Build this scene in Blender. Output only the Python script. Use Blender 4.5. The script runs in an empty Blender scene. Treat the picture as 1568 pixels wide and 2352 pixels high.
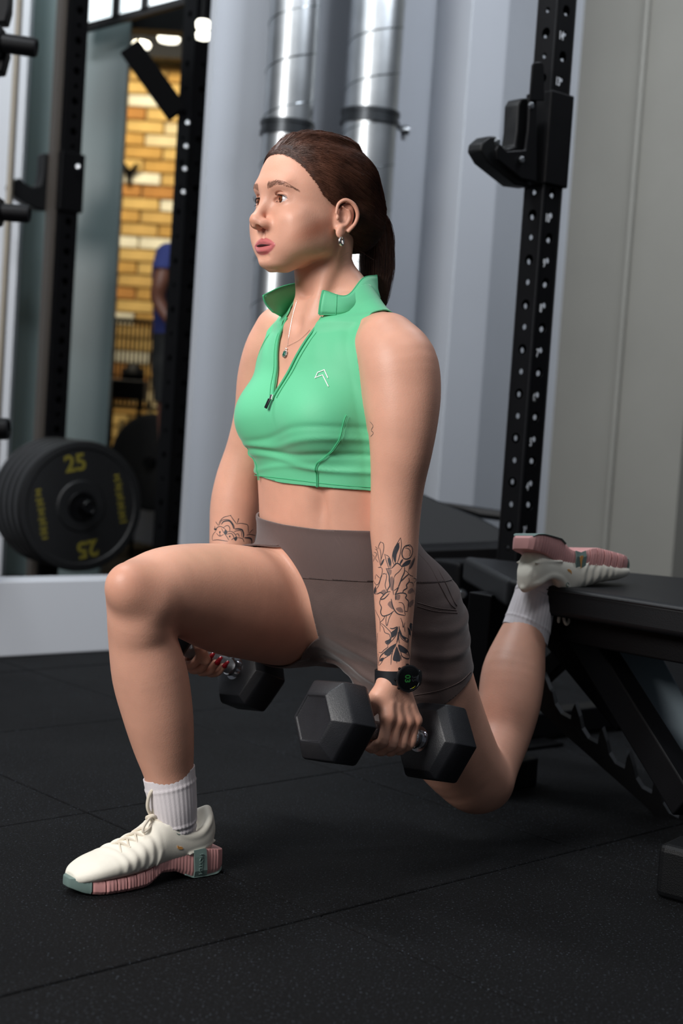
import bpy, bmesh, math, random
import numpy as np
import time as _t; _T0 = _t.time()
from mathutils import Vector, Matrix
from mathutils.bvhtree import BVHTree

SC = bpy.context.scene
COL = SC.collection
rad = math.radians

# ---------------------------------------------------------------- camera
FPX, CAMH, PITCH, ROLL = 3267.0, 0.74, rad(3.5), rad(3.84)
r0 = np.array([1, 0, 0.]); u0 = np.array([0, math.sin(PITCH), math.cos(PITCH)])
FW = np.array([0, math.cos(PITCH), -math.sin(PITCH)])
RT = math.cos(ROLL) * r0 + math.sin(ROLL) * u0
UP = -math.sin(ROLL) * r0 + math.cos(ROLL) * u0
CAM = np.array([0, 0, CAMH])
cd = bpy.data.cameras.new('camera'); cam = bpy.data.objects.new('camera', cd); COL.objects.link(cam)
cd.sensor_fit = 'VERTICAL'; cd.sensor_height = 36.0; cd.lens = 36.0 * FPX / 2352.0
cam.matrix_world = Matrix(((RT[0], UP[0], -FW[0], 0), (RT[1], UP[1], -FW[1], 0), (RT[2], UP[2], -FW[2], CAMH), (0, 0, 0, 1)))
cd.dof.use_dof = True; cd.dof.focus_distance = 2.33; cd.dof.aperture_fstop = 3.2
cd.clip_start = 0.05
SC.camera = cam

# ---------------------------------------------------------------- world, lights, exposure
w = bpy.data.worlds.new('World'); SC.world = w; w.use_nodes = True
bg = w.node_tree.nodes['Background']; bg.inputs[0].default_value = (0.80, 0.88, 1.0, 1); bg.inputs[1].default_value = 0.09
SC.view_settings.view_transform = 'Standard'; SC.view_settings.look = 'None'
SC.view_settings.gamma = 1.0; SC.view_settings.exposure = 0.0; SC.view_settings.use_curve_mapping = False

def area(name, loc, target, sx, sy, power, color=(1, 1, 1)):
    l = bpy.data.lights.new(name, 'AREA'); l.shape = 'RECTANGLE'; l.size = sx; l.size_y = sy
    l.energy = power; l.color = color
    o = bpy.data.objects.new(name, l); COL.objects.link(o); o.location = loc
    o.rotation_euler = (Vector(target) - Vector(loc)).to_track_quat('-Z', 'Y').to_euler()
    return o
area('window_light', (-2.0, 0.1, 2.2), (0, 2.4, 0.75), 1.3, 1.3, 118, (1.0, 0.975, 0.95))
area('ceiling_light_front', (0.6, 1.2, 3.2), (0.1, 2.6, 0.4), 0.9, 0.4, 10, (0.95, 0.97, 1.0))
area('ceiling_light_back', (-1.2, 2.9, 3.3), (0.1, 5.0, 1.2), 1.6, 0.3, 72, (0.92, 0.96, 1.0))
area('ceiling_light_wall', (1.2, 3.4, 3.0), (0.75, 5.1, 1.2), 1.2, 0.3, 40, (0.88, 0.93, 1.0))
area('brick_fill_light', (-1.3, 7.2, 2.9), (-1.2, 8.6, 1.2), 1.4, 0.4, 50, (1.0, 0.90, 0.70))  # unseen area light, added to brighten the bricks
area('door_fill_light', (-1.15, 5.3, 3.1), (-1.2, 5.9, 2.0), 0.7, 0.15, 10, (0.85, 0.97, 1.0))  # added area light without a fixture, brightens the top of the door

# ---------------------------------------------------------------- helpers
def un(x, y, Y):
    d = FW * FPX + RT * (x - 784) - UP * (y - 1176)
    return CAM + d * (Y / d[1])
def ung(x, y, z=0.0):
    d = FW * FPX + RT * (x - 784) - UP * (y - 1176)
    return CAM + d * ((z - CAMH) / d[2])
def unplane(x, y, p0, n):
    d = FW * FPX + RT * (x - 784) - UP * (y - 1176)
    return CAM + d * (np.dot(np.asarray(p0) - CAM, n) / np.dot(d, n))
def pj(P):
    d = np.asarray(P, float) - CAM; z = d @ FW
    return 784 + FPX * (d @ RT) / z, 1176 - FPX * (d @ UP) / z
def nrm(v):
    v = np.asarray(v, float); return v / np.linalg.norm(v)
E1 = np.array([math.cos(rad(40)), math.sin(rad(40)), 0]); E2 = np.array([math.sin(rad(40)), -math.cos(rad(40)), 0]); Z = np.array([0, 0, 1.])

def lin(c):
    if isinstance(c, str): c = tuple(int(c[i:i + 2], 16) / 255 for i in (0, 2, 4))
    return tuple(((x / 12.92) if x <= .04045 else ((x + .055) / 1.055) ** 2.4) for x in c) + (1,)

def pbr(name, col, rough=.5, metal=0., vary=0., vscale=8., bump=0., bscale=60., spec=.5, sss=0., coat=0., col2=None, sheen=0., emit=None, estr=0., aniso=0.):
    m = bpy.data.materials.new(name); m.use_nodes = True; nt = m.node_tree; b = nt.nodes['Principled BSDF']
    c = lin(col); b.inputs['Base Color'].default_value = c
    b.inputs['Roughness'].default_value = rough; b.inputs['Metallic'].default_value = metal
    b.inputs['Specular IOR Level'].default_value = spec
    if coat: b.inputs['Coat Weight'].default_value = coat; b.inputs['Coat Roughness'].default_value = .15
    if sheen: b.inputs['Sheen Weight'].default_value = sheen; b.inputs['Sheen Roughness'].default_value = .4
    if aniso: b.inputs['Anisotropic'].default_value = aniso
    if sss:
        b.inputs['Subsurface Weight'].default_value = sss; b.inputs['Subsurface Radius'].default_value = (1, .35, .2)
        b.inputs['Subsurface Scale'].default_value = .008
    if emit: b.inputs['Emission Color'].default_value = lin(emit); b.inputs['Emission Strength'].default_value = estr
    tc = nt.nodes.new('ShaderNodeTexCoord')
    if vary or col2:
        n = nt.nodes.new('ShaderNodeTexNoise'); n.inputs['Scale'].default_value = vscale; n.inputs['Detail'].default_value = 5
        nt.links.new(tc.outputs['Object'], n.inputs['Vector'])
        mx = nt.nodes.new('ShaderNodeMix'); mx.data_type = 'RGBA'
        a = tuple(max(0, x * (1 - vary)) for x in c[:3]) + (1,)
        bb = lin(col2) if col2 else tuple(min(1, x * (1 + vary)) for x in c[:3]) + (1,)
        mx.inputs[6].default_value = a; mx.inputs[7].default_value = bb
        mr = nt.nodes.new('ShaderNodeMapRange'); mr.inputs[1].default_value = .3; mr.inputs[2].default_value = .7
        nt.links.new(n.outputs[0], mr.inputs[0]); nt.links.new(mr.outputs[0], mx.inputs[0]); nt.links.new(mx.outputs[2], b.inputs['Base Color'])
    if bump:
        n2 = nt.nodes.new('ShaderNodeTexNoise'); n2.inputs['Scale'].default_value = bscale; n2.inputs['Detail'].default_value = 4
        nt.links.new(tc.outputs['Object'], n2.inputs['Vector'])
        bp = nt.nodes.new('ShaderNodeBump'); bp.inputs['Strength'].default_value = bump; bp.inputs['Distance'].default_value = .002
        nt.links.new(n2.outputs[0], bp.inputs['Height']); nt.links.new(bp.outputs[0], b.inputs['Normal'])
    return m

def mesh_obj(name, V, Fc, mat=None, parent=None, smooth=False, link=True):
    me = bpy.data.meshes.new(name)
    V = np.asarray(V, dtype=np.float32)
    if isinstance(Fc, np.ndarray):
        n, k = Fc.shape
        me.vertices.add(len(V)); me.vertices.foreach_set('co', V.ravel())
        me.loops.add(n * k); me.loops.foreach_set('vertex_index', Fc.astype(np.int32).ravel())
        me.polygons.add(n); me.polygons.foreach_set('loop_start', np.arange(0, n * k, k, dtype=np.int32))
        me.update(calc_edges=True); me.validate()
    else:
        me.from_pydata([tuple(map(float, v)) for v in V], [], [tuple(f) for f in Fc]); me.update()
    if smooth: me.shade_smooth()
    if mat: me.materials.append(mat)
    o = bpy.data.objects.new(name, me)
    if link: COL.objects.link(o)
    if parent: put(o, parent)
    return o
def put(o, parent):
    """child of parent; the child's mesh is in world coordinates"""
    o.parent = parent
    if parent.parent is None and parent.type == 'EMPTY': o.matrix_parent_inverse = Matrix.Translation(-parent.location)
    return o
def empty(name, loc, label, cat, group=None, rz=0):
    o = bpy.data.objects.new(name, None); COL.objects.link(o); o.location = tuple(loc); o.rotation_euler = (0, 0, rz)
    o.empty_display_size = .05
    tag(o, label, cat, group); return o
def tag(o, label=None, cat=None, group=None, kind=None):
    if label: o['label'] = label
    if cat: o['category'] = cat
    if group: o['group'] = group
    if kind: o['kind'] = kind
    return o

class MB:
    """collects simple solids into one mesh"""
    def __init__(s): s.v = []; s.f = []
    def add(s, V, Fc):
        n = len(s.v); s.v += [tuple(map(float, v)) for v in V]; s.f += [tuple(i + n for i in f) for f in Fc]; return s
    def box(s, c, hx, hy, hz, X=(1, 0, 0), Y=(0, 1, 0), Zd=(0, 0, 1), bev=0.0):
        X, Y, Zd, c = nrm(X), nrm(Y), nrm(Zd), np.asarray(c, float)
        if bev <= 0:
            V = [c + X * hx * a + Y * hy * b + Zd * hz * d for a in (-1, 1) for b in (-1, 1) for d in (-1, 1)]
            return s.add(V, [(0, 1, 3, 2), (4, 6, 7, 5), (0, 4, 5, 1), (2, 3, 7, 6), (0, 2, 6, 4), (1, 5, 7, 3)])
        bev = min(bev, hx * .95, hy * .95, hz * .95)
        bm = bmesh.new(); bmesh.ops.create_cube(bm, size=2)
        for v in bm.verts: v.co = Vector((v.co.x * hx, v.co.y * hy, v.co.z * hz))
        bmesh.ops.bevel(bm, geom=bm.edges[:], offset=bev, segments=3, affect='EDGES', profile=.5)
        V = [c + X * v.co.x + Y * v.co.y + Zd * v.co.z for v in bm.verts]; bm.verts.index_update()
        F_ = [[v.index for v in f.verts] for f in bm.faces]; bm.free(); return s.add(V, F_)
    def tube(s, pts, rs, n=12, cap=True, ell=None, ref=None):
        pts = [np.asarray(p, float) for p in pts]; m = len(pts)
        if not hasattr(rs, '__len__'): rs = [rs] * m
        V = []; prev = None
        for i, p in enumerate(pts):
            t = nrm(pts[min(i + 1, m - 1)] - pts[max(i - 1, 0)])
            if ref is not None: a = np.asarray(ref, float)
            elif prev is None: a = Z if abs(t[2]) < .9 else np.array([1., 0, 0])
            else: a = prev
            a = nrm(a - t * (a @ t)); prev = a; b = np.cross(t, a)
            e = ell if ell else 1
            for k in range(n):
                th = 2 * math.pi * k / n; V.append(p + rs[i] * (a * math.cos(th) + b * math.sin(th) * e))
        Fc = [(i * n + k, i * n + (k + 1) % n, (i + 1) * n + (k + 1) % n, (i + 1) * n + k) for i in range(m - 1) for k in range(n)]
        if cap: Fc += [tuple(range(n - 1, -1, -1)), tuple((m - 1) * n + k for k in range(n))]
        return s.add(V, Fc)
    def lathe(s, c, ax, prof, n=32, closed=False):
        """prof: (distance along axis, radius)"""
        ax = nrm(ax); a = nrm(np.cross(ax, Z if abs(ax[2]) < .9 else [1, 0, 0])); b = np.cross(ax, a); c = np.asarray(c, float); V = []
        for (h, r) in prof:
            for k in range(n):
                th = 2 * math.pi * k / n; V.append(c + ax * h + r * (a * math.cos(th) + b * math.sin(th)))
        m = len(prof); Fc = [(i * n + k, i * n + (k + 1) % n, (i + 1) * n + (k + 1) % n, (i + 1) * n + k) for i in range(m - 1) for k in range(n)]
        if closed: Fc += [((m - 1) * n + k, (m - 1) * n + (k + 1) % n, (k + 1) % n, k) for k in range(n)]
        else: Fc += [tuple(range(n - 1, -1, -1)), tuple((m - 1) * n + k for k in range(n))]
        return s.add(V, Fc)
    def prism(s, poly, d):
        """poly: list of 3D points, extruded along vector d"""
        n = len(poly); d = np.asarray(d, float); V = [np.asarray(p, float) for p in poly] + [np.asarray(p, float) + d for p in poly]
        return s.add(V, [tuple(range(n - 1, -1, -1)), tuple(range(n, 2 * n))] + [(i, (i + 1) % n, n + (i + 1) % n, n + i) for i in range(n)])
    def build(s, name, mat, parent=None, smooth=False, bevel=0., fix=True):
        o = mesh_obj(name, s.v, s.f, mat, parent)
        if fix:
            bm = bmesh.new(); bm.from_mesh(o.data); bmesh.ops.recalc_face_normals(bm, faces=bm.faces); bm.to_mesh(o.data); bm.free()
        if smooth: smooth_by_angle(o)
        if bevel:
            md = o.modifiers.new('b', 'BEVEL'); md.width = bevel; md.segments = 2; md.limit_method = 'ANGLE'; md.harden_normals = False
            smooth_by_angle(o)
        return o
def smooth_by_angle(o, ang=35):
    me = o.data; me.shade_smooth()
    bm = bmesh.new(); bm.from_mesh(me)
    for e in bm.edges:
        if len(e.link_faces) == 2 and e.calc_face_angle(0) > rad(ang): e.smooth = False
    bm.to_mesh(me); bm.free()

def cr(pts, n=6, closed=False):
    """Catmull-Rom through rows"""
    P = np.asarray(pts, float); m = len(P); out = []
    rng = range(m if closed else m - 1)
    for i in rng:
        if closed: a, b, c, d = P[(i - 1) % m], P[i], P[(i + 1) % m], P[(i + 2) % m]
        else: b, c = P[i], P[i + 1]; a = P[i - 1] if i > 0 else 2 * b - c; d = P[i + 2] if i + 2 < m else 2 * c - b
        for k in range(n):
            t = k / n; out.append(.5 * (2 * b + (c - a) * t + (2 * a - 5 * b + 4 * c - d) * t * t + (3 * b - a - 3 * c + d) * t ** 3))
    if not closed: out.append(P[-1])
    return np.array(out)

def text_obj(s, size, mat, origin, X, Y, name='lettering', parent=None, depth=.0004, spacing=1., bold=0., xs=1.):
    cu = bpy.data.curves.new(name, 'FONT'); cu.body = s; cu.size = size; cu.extrude = depth; cu.align_x = 'CENTER'; cu.align_y = 'CENTER'
    cu.offset = bold; cu.space_character = spacing
    t = bpy.data.objects.new(name, cu); COL.objects.link(t)
    dg = bpy.context.evaluated_depsgraph_get(); me = bpy.data.meshes.new_from_object(t.evaluated_get(dg)); bpy.data.objects.remove(t)
    X = nrm(X); Y = nrm(Y); N = np.cross(X, Y); origin = np.asarray(origin, float)
    V = [origin + X * v.co.x * xs + Y * v.co.y + N * v.co.z for v in me.vertices]; Fc = [tuple(p.vertices) for p in me.polygons]
    bpy.data.meshes.remove(me)
    if not V: return None
    return mesh_obj(name, V, Fc, mat, parent)

# ---------------------------------------------------------------- signed-distance sculpting
def smin(a, b, k):
    if k <= 0: return np.minimum(a, b)
    h = np.clip(.5 + .5 * (b - a) / k, 0, 1); return b + (a - b) * h - k * h * (1 - h)
class Prim:
    op = 'u'; k = .01
class Ell(Prim):
    def __init__(s, c, r, ax=None, k=.01, op='u'):
        s.c = np.asarray(c, np.float32); s.r = np.asarray(r, np.float32); s.ax = None if ax is None else np.asarray(ax, np.float32); s.k = k; s.op = op; s.R = float(max(r))
    def d(s, P, c=None, R=None):
        q = P - s.c
        if s.ax is not None: q = q @ s.ax.T
        q = q / s.r; k0 = np.sqrt((q * q).sum(1)) + 1e-6; q = q / s.r; k1 = np.sqrt((q * q).sum(1)) + 1e-6
        return k0 * (k0 - 1) / k1
class Tube(Prim):
    """round cones along a polyline; rows x,y,z,r"""
    def __init__(s, rows, k=.01, op='u', sub=4):
        a = np.asarray(rows, float); a = cr(a, sub) if sub > 1 and len(a) > 2 else a
        s.a = a.astype(np.float32); lo = (a[:, :3] - a[:, 3:]).min(0); hi = (a[:, :3] + a[:, 3:]).max(0)
        s.c = ((lo + hi) / 2).astype(np.float32); s.R = float(np.linalg.norm(hi - lo) / 2); s.k = k; s.op = op
    def d(s, P, c=None, R=None, want_t=False):
        out = np.full(len(P), 1., np.float32)
        if want_t: T = np.zeros(len(P), np.float32)
        for i in range(len(s.a) - 1):
            A = s.a[i, :3]; B = s.a[i + 1, :3]; ra, rb = s.a[i, 3], s.a[i + 1, 3]
            if c is not None and np.linalg.norm((A + B) / 2 - c) - np.linalg.norm(B - A) / 2 - max(ra, rb) > R + s.k + .03: continue
            ab = B - A; q = P - A; L2 = float(ab @ ab); L1 = max(math.sqrt(L2), 1e-6); h = q @ ab / L1
            sl = float(np.clip((rb - ra) / L1, -.9, .9)); y = np.sqrt(np.maximum((q * q).sum(1) - h * h, 0))
            t = np.clip((h + y * sl / math.sqrt(1 - sl * sl)) / L1, 0, 1)
            q = q - t[:, None] * ab; dd = np.sqrt((q * q).sum(1)) - (ra + (rb - ra) * t)
            if want_t: T = np.where(dd < out, i + t, T)
            out = np.minimum(out, dd)
        return (out, T / (len(s.a) - 1)) if want_t else out
class Loft(Prim):
    """stations (h, cx, cy, a, b[, e]) in frame o,(A,B,H): superellipse sections"""
    def __init__(s, o, A, B, H, st, k=.01, op='u'):
        s.M = np.array([A, B, H], np.float32); s.o = np.asarray(o, np.float32); st = np.asarray(st, float)
        if st.shape[1] == 5: st = np.hstack([st, np.full((len(st), 1), 2.)])
        s.st = cr(st, 8); s.k = k; s.op = op
        hm = (s.st[0, 0] + s.st[-1, 0]) / 2; s.c = (s.o + s.M[2] * hm).astype(np.float32)
        s.R = float(math.hypot((s.st[-1, 0] - s.st[0, 0]) / 2, max(np.abs(s.st[:, 1:3]).max() + max(s.st[:, 3].max(), s.st[:, 4].max()), 0)))
    def d(s, P, c=None, R=None):
        q = (P - s.o) @ s.M.T; h = q[:, 2]; S = s.st; hh = np.clip(h, S[0, 0], S[-1, 0])
        f = lambda j: np.interp(hh, S[:, 0], S[:, j]).astype(np.float32)
        a, b = f(3), f(4); x = (q[:, 0] - f(1)); y = (q[:, 1] - f(2)); e = f(5)
        k0 = (np.abs(x / a) ** e + np.abs(y / b) ** e + 1e-9) ** (1 / e)
        g = np.sqrt((x / a / a) ** 2 + (y / b / b) ** 2) / np.maximum(np.sqrt((x / a) ** 2 + (y / b) ** 2), 1e-5)
        dd = (k0 - 1) / np.clip(g, 1 / np.maximum(a, b), 1 / np.minimum(a, b)); ex = np.abs(h - hh)
        return np.where(ex > 0, np.sqrt(np.maximum(dd, 0) ** 2 + ex ** 2) + np.minimum(dd, 0) * (ex <= 0), np.maximum(dd, -np.minimum(h - S[0, 0], S[-1, 0] - h) - .0))
class Field:
    def __init__(s, prims=()): s.p = list(prims); s.post = None
    def add(s, *a): s.p += a; return s
    def __call__(s, P, c=None, R=None):
        P = P.astype(np.float32); d = np.full(len(P), .5, np.float32)
        for p in s.p:
            if c is not None and np.linalg.norm(p.c - c) - p.R > R + p.k + .02: continue
            x = p.d(P, c, R)
            if p.op == 'u': d = smin(d, x, p.k)
            elif p.op == 's': d = -smin(-d, x, p.k)
            elif p.op == 'i': d = -smin(-d, -x, p.k)
        if s.post: d = s.post(P, d)
        return d
def surfnet(F, lo, hi, h, keep=None, ch=16, slack=1.5):
    lo = np.asarray(lo, float); hi = np.asarray(hi, float); N = np.ceil((hi - lo) / h / ch).astype(int) * ch
    g = np.stack(np.meshgrid(*[np.arange(0, n, ch) for n in N], indexing='ij'), -1).reshape(-1, 3)
    C = lo + (g + ch / 2) * h; R = ch * h * .5 * 1.7321
    d = F(C); g = g[np.abs(d) < R * slack + h]
    if keep is not None: g = g[keep(lo + (g + ch / 2) * h, R)]
    n = ch + 2; base = np.stack(np.meshgrid(*[np.arange(-1, ch + 1)] * 3, indexing='ij'), -1).reshape(-1, 3)
    off = np.array([(i, j, k) for i in (0, 1) for j in (0, 1) for k in (0, 1)]); edges = [(a, b) for a in range(8) for b in range(a + 1, 8) if (off[a] ^ off[b]).sum() == 1]
    big = (N + 4).astype(np.int64); KV, VV, QQ = [], [], []
    key = lambda c: ((c[..., 0] + 2) * big[1] + (c[..., 1] + 2)) * big[2] + (c[..., 2] + 2)
    for o in g:
        ctr = lo + (o + ch / 2) * h
        v = F(lo + (base + o) * h, ctr.astype(np.float32), R + h * 2)
        if v.min() > 0 or v.max() < 0: continue
        v = v.reshape(n, n, n); v = np.where(v == 0, 1e-7, v); sg = v < 0
        cnt = sum(sg[i:n - 1 + i, j:n - 1 + j, k:n - 1 + k].astype(np.int8) for i, j, k in off)
        ci = np.argwhere((cnt > 0) & (cnt < 8))
        if not len(ci): continue
        vals = np.stack([v[ci[:, 0] + i, ci[:, 1] + j, ci[:, 2] + k] for i, j, k in off], 1)
        acc = np.zeros((len(ci), 3)); num = np.zeros(len(ci))
        for a, b in edges:
            m = (vals[:, a] < 0) != (vals[:, b] < 0); t = vals[:, a] / np.where(m, vals[:, a] - vals[:, b], 1)
            pt = off[a] + t[:, None] * (off[b] - off[a]); acc += np.where(m[:, None], pt, 0); num += m
        cell = ci - 1 + o; KV.append(key(cell)); VV.append(lo + (cell + acc / num[:, None]) * h)
        for ax in range(3):
            e = np.eye(3, dtype=int)[ax]; sl = [slice(1, ch + 1)] * 3; s2 = list(sl); s2[ax] = slice(2, ch + 2) if False else slice(2, ch + 2)
            A = sg[1:ch + 1, 1:ch + 1, 1:ch + 1]; B = sg[1 + e[0]:ch + 1 + e[0], 1 + e[1]:ch + 1 + e[1], 1 + e[2]:ch + 1 + e[2]]
            ed = np.argwhere(A != B)
            if not len(ed): continue
            fl = A[ed[:, 0], ed[:, 1], ed[:, 2]]; s0 = ed + o; u, w_ = np.eye(3, dtype=int)[(ax + 1) % 3], np.eye(3, dtype=int)[(ax + 2) % 3]
            q = np.stack([key(s0), key(s0 - u), key(s0 - u - w_), key(s0 - w_)], 1); q[~fl] = q[~fl][:, ::-1]; QQ.append(q)
    K = np.concatenate(KV); V = np.concatenate(VV); Q = np.concatenate(QQ)
    K, ix = np.unique(K, return_index=True); V = V[ix]; qi = np.searchsorted(K, Q); qi = np.minimum(qi, len(K) - 1)
    ok = (K[qi] == Q).all(1); return V, qi[ok]
def compact(V, Q):
    us, inv = np.unique(Q, return_inverse=True); return V[us], inv.reshape(Q.shape)
def clipmesh(V, Q, s):
    """keep the side s>0 of a quad/tri mesh with a clean cut edge"""
    T = np.concatenate([Q[:, [0, 1, 2]], Q[:, [0, 2, 3]]]) if Q.shape[1] == 4 else Q
    S = s > 0; n = S[T].sum(1); out = [T[n == 3]]; nv = [V]; base = len(V); ed = {}; pts = []
    def cut(a, b):
        nonlocal base
        k = (a, b) if a < b else (b, a)
        if k not in ed:
            t = s[a] / (s[a] - s[b]); pts.append(V[a] + (V[b] - V[a]) * t); ed[k] = base; base += 1
        return ed[k]
    ex = []
    for t in T[(n > 0) & (n < 3)]:
        t = [int(i) for i in t]; c = [bool(S[i]) for i in t]
        while not (c[0] and not c[2]) if sum(c) == 2 else not c[0]: t = t[1:] + t[:1]; c = c[1:] + c[:1]
        if sum(c) == 1: ex.append((t[0], cut(t[0], t[1]), cut(t[0], t[2])))
        else:
            p = cut(t[1], t[2]); q = cut(t[0], t[2]); ex.append((t[0], t[1], p)); ex.append((t[0], p, q))
    T2 = np.concatenate([out[0], np.array(ex, dtype=np.int64).reshape(-1, 3)]); V2 = np.concatenate([V, np.array(pts).reshape(-1, 3)]) if pts else V
    return compact(V2, T2)
def grad(F, P, e=.001):
    g = np.stack([F(P + np.eye(3)[i] * e) - F(P - np.eye(3)[i] * e) for i in range(3)], 1); return g / (np.linalg.norm(g, axis=1, keepdims=True) + 1e-9)
def onto(F, P, off=0., it=4):
    P = np.asarray(P, float)
    for _ in range(it):
        d = F(P) - off; P = P - grad(F, P) * np.clip(d, -.03, .03)[:, None]
    return P
# ---------------------------------------------------------------- materials
HRES = (.00115, .0034, .0016)
def skin_mat():
    m = pbr('skin', 'DFA78F', rough=.46, sss=.12, spec=.42, vary=.09, vscale=14, bump=.12, bscale=420)
    nt = m.node_tree; b = nt.nodes['Principled BSDF']; base = b.inputs['Base Color'].links[0].from_socket
    at = nt.nodes.new('ShaderNodeAttribute'); at.attribute_name = 'skinmask'; sp = nt.nodes.new('ShaderNodeSeparateColor'); nt.links.new(at.outputs['Color'], sp.inputs[0])
    cur = base
    for ch, col, f in ((1, 'A85B3C', .80), (0, 'C4636A', .85), (2, '3A1012', 1.0)):
        mx = nt.nodes.new('ShaderNodeMix'); mx.data_type = 'RGBA'; mx.inputs[7].default_value = lin(col)
        mu = nt.nodes.new('ShaderNodeMath'); mu.operation = 'MULTIPLY'; mu.inputs[1].default_value = f
        nt.links.new(sp.outputs[ch], mu.inputs[0]); nt.links.new(mu.outputs[0], mx.inputs[0]); nt.links.new(cur, mx.inputs[6]); cur = mx.outputs[2]
    nt.links.new(cur, b.inputs['Base Color'])
    mr = nt.nodes.new('ShaderNodeMapRange'); mr.inputs[3].default_value = .46; mr.inputs[4].default_value = .25; nt.links.new(sp.outputs[0], mr.inputs[0]); nt.links.new(mr.outputs[0], b.inputs['Roughness'])
    return m
M_skin = skin_mat()
M_black = pbr('black powder coat', '09090B', rough=.48, spec=.14, vary=.15, vscale=20, bump=.15, bscale=300)
M_blackgloss = pbr('black gloss', '0A0A0C', rough=.28, spec=.4)
M_rubber = pbr('black rubber', '0C0D0F', spec=.25, rough=.5, vary=.2, vscale=30, bump=.35, bscale=500)
M_chrome = pbr('chrome', 'C8C8CC', rough=.16, metal=1)
M_bolt = pbr('zinc bolt', 'A9ACB0', rough=.3, metal=1)
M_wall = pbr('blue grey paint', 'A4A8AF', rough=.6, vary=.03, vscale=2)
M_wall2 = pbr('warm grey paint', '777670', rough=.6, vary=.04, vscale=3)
M_white = pbr('white paint', 'C9CCD2', rough=.6)
M_top = pbr('green jersey', '66CB98', rough=.62, sheen=.25, bump=.10, bscale=900, vary=.02, vscale=5)
M_topdark = pbr('green binding', '49B883', rough=.6)
M_short = pbr('brown seamless knit', '62514D', rough=.8, sheen=.35, bump=.25, bscale=700, vary=.05, vscale=60)
M_band = pbr('brown ribbed waistband', '645350', rough=.8, sheen=.3)
def rib_bump(m, scale, strength, dist=.0012, vec='Object', axis=None):
    nt = m.node_tree; b = nt.nodes['Principled BSDF']; tc = [n for n in nt.nodes if n.type == 'TEX_COORD'][0]
    wv = nt.nodes.new('ShaderNodeTexWave'); wv.wave_type = 'BANDS'; wv.bands_direction = axis or 'X'; wv.inputs['Scale'].default_value = scale
    nt.links.new(tc.outputs[vec], wv.inputs['Vector']); bp = nt.nodes.new('ShaderNodeBump'); bp.inputs['Strength'].default_value = strength; bp.inputs['Distance'].default_value = dist
    nt.links.new(wv.outputs[0], bp.inputs['Height']); nt.links.new(bp.outputs[0], b.inputs['Normal'])
rib_bump(M_band, 260, .22)
M_sock = pbr('white sock cotton', 'E4DDE0', rough=.9, sheen=.3, bump=.3, bscale=900)
M_cream = pbr('cream shoe fabric', 'EDE8DA', rough=.7, bump=.10, bscale=700, vary=.03, vscale=40)
M_creamleather = pbr('cream leather', 'E6DFC6', rough=.42)
M_lace = pbr('cream lace', 'E6DCCB', rough=.8, bump=.3, bscale=1500)
M_pink = pbr('pink foam', 'D49A97', rough=.45)
M_sage = pbr('sage rubber', '6E837E', rough=.5)
M_orange = pbr('orange print', 'DDA05A', rough=.5)
M_hair = pbr('dark brown hair', '33201A', rough=.6, vary=.35, vscale=25, spec=.22)
M_strand = pbr('brown hair strand', '583729', rough=.38, vary=.5, vscale=30, spec=.55, aniso=.3)
M_brow = pbr('brow hair', '87604F', rough=.6)
M_lash = pbr('lash', '120C0C', rough=.5)
M_ink = pbr('tattoo ink', '3A3A40', rough=.5)
M_inkshade = pbr('tattoo shading', '8F6F66', rough=.5)
M_nail = pbr('red nail', 'A01020', rough=.15, coat=1)
M_silver = pbr('silver', 'E4E2DE', rough=.28, metal=1)
M_emerald = pbr('emerald', '0C5A46', rough=.08, coat=1)
M_inner = pbr('mouth inside', '3A1214', rough=.6)
# ================================================================ SETTING
def floor_mat():
    m = pbr('speckled rubber', '17181B', rough=.78, bump=.8, bscale=420, spec=.16)
    nt = m.node_tree; b = nt.nodes['Principled BSDF']
    vo = nt.nodes.new('ShaderNodeTexNoise'); vo.inputs['Scale'].default_value = 260; vo.inputs['Detail'].default_value = 2
    geo = nt.nodes.new('ShaderNodeNewGeometry'); nt.links.new(geo.outputs['Position'], vo.inputs['Vector'])
    cr_ = nt.nodes.new('ShaderNodeValToRGB'); e = cr_.color_ramp.elements; e[0].position = .35; e[0].color = lin('070708'); e[1].position = .62; e[1].color = lin('0D0E10')
    x = e.new(.74); x.color = lin('40464E')
    nt.links.new(vo.outputs[0], cr_.inputs[0]); nt.links.new(cr_.outputs[0], b.inputs['Base Color'])
    n2 = nt.nodes.new('ShaderNodeTexNoise'); n2.inputs['Scale'].default_value = 3.0; nt.links.new(geo.outputs['Position'], n2.inputs['Vector'])
    mr = nt.nodes.new('ShaderNodeMapRange'); mr.inputs[3].default_value = .66; mr.inputs[4].default_value = .92; nt.links.new(n2.outputs[0], mr.inputs[0]); nt.links.new(mr.outputs[0], b.inputs['Roughness'])
    return m
M_floor = floor_mat()
floor = MB().box((0.6, 5.0, -.045), 6.5, 6.6, .02).build('floor', pbr('subfloor', '0A0A0B', rough=.9)); tag(floor, kind='structure')
T = .637; t0 = ung(200, 1866); ang = math.atan2(*(ung(805, 1768) - t0)[[1, 0]])
a1 = np.array([math.cos(ang), math.sin(ang), 0]); a2 = np.array([math.sin(ang), -math.cos(ang), 0])
tm = MB().box((0, 0, -.0125), T / 2 - .0014, T / 2 - .0014, .0125, bev=.003); random.seed(4)
tile0 = mesh_obj('floor_tile', tm.v, tm.f, M_floor, link=False)
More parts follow.
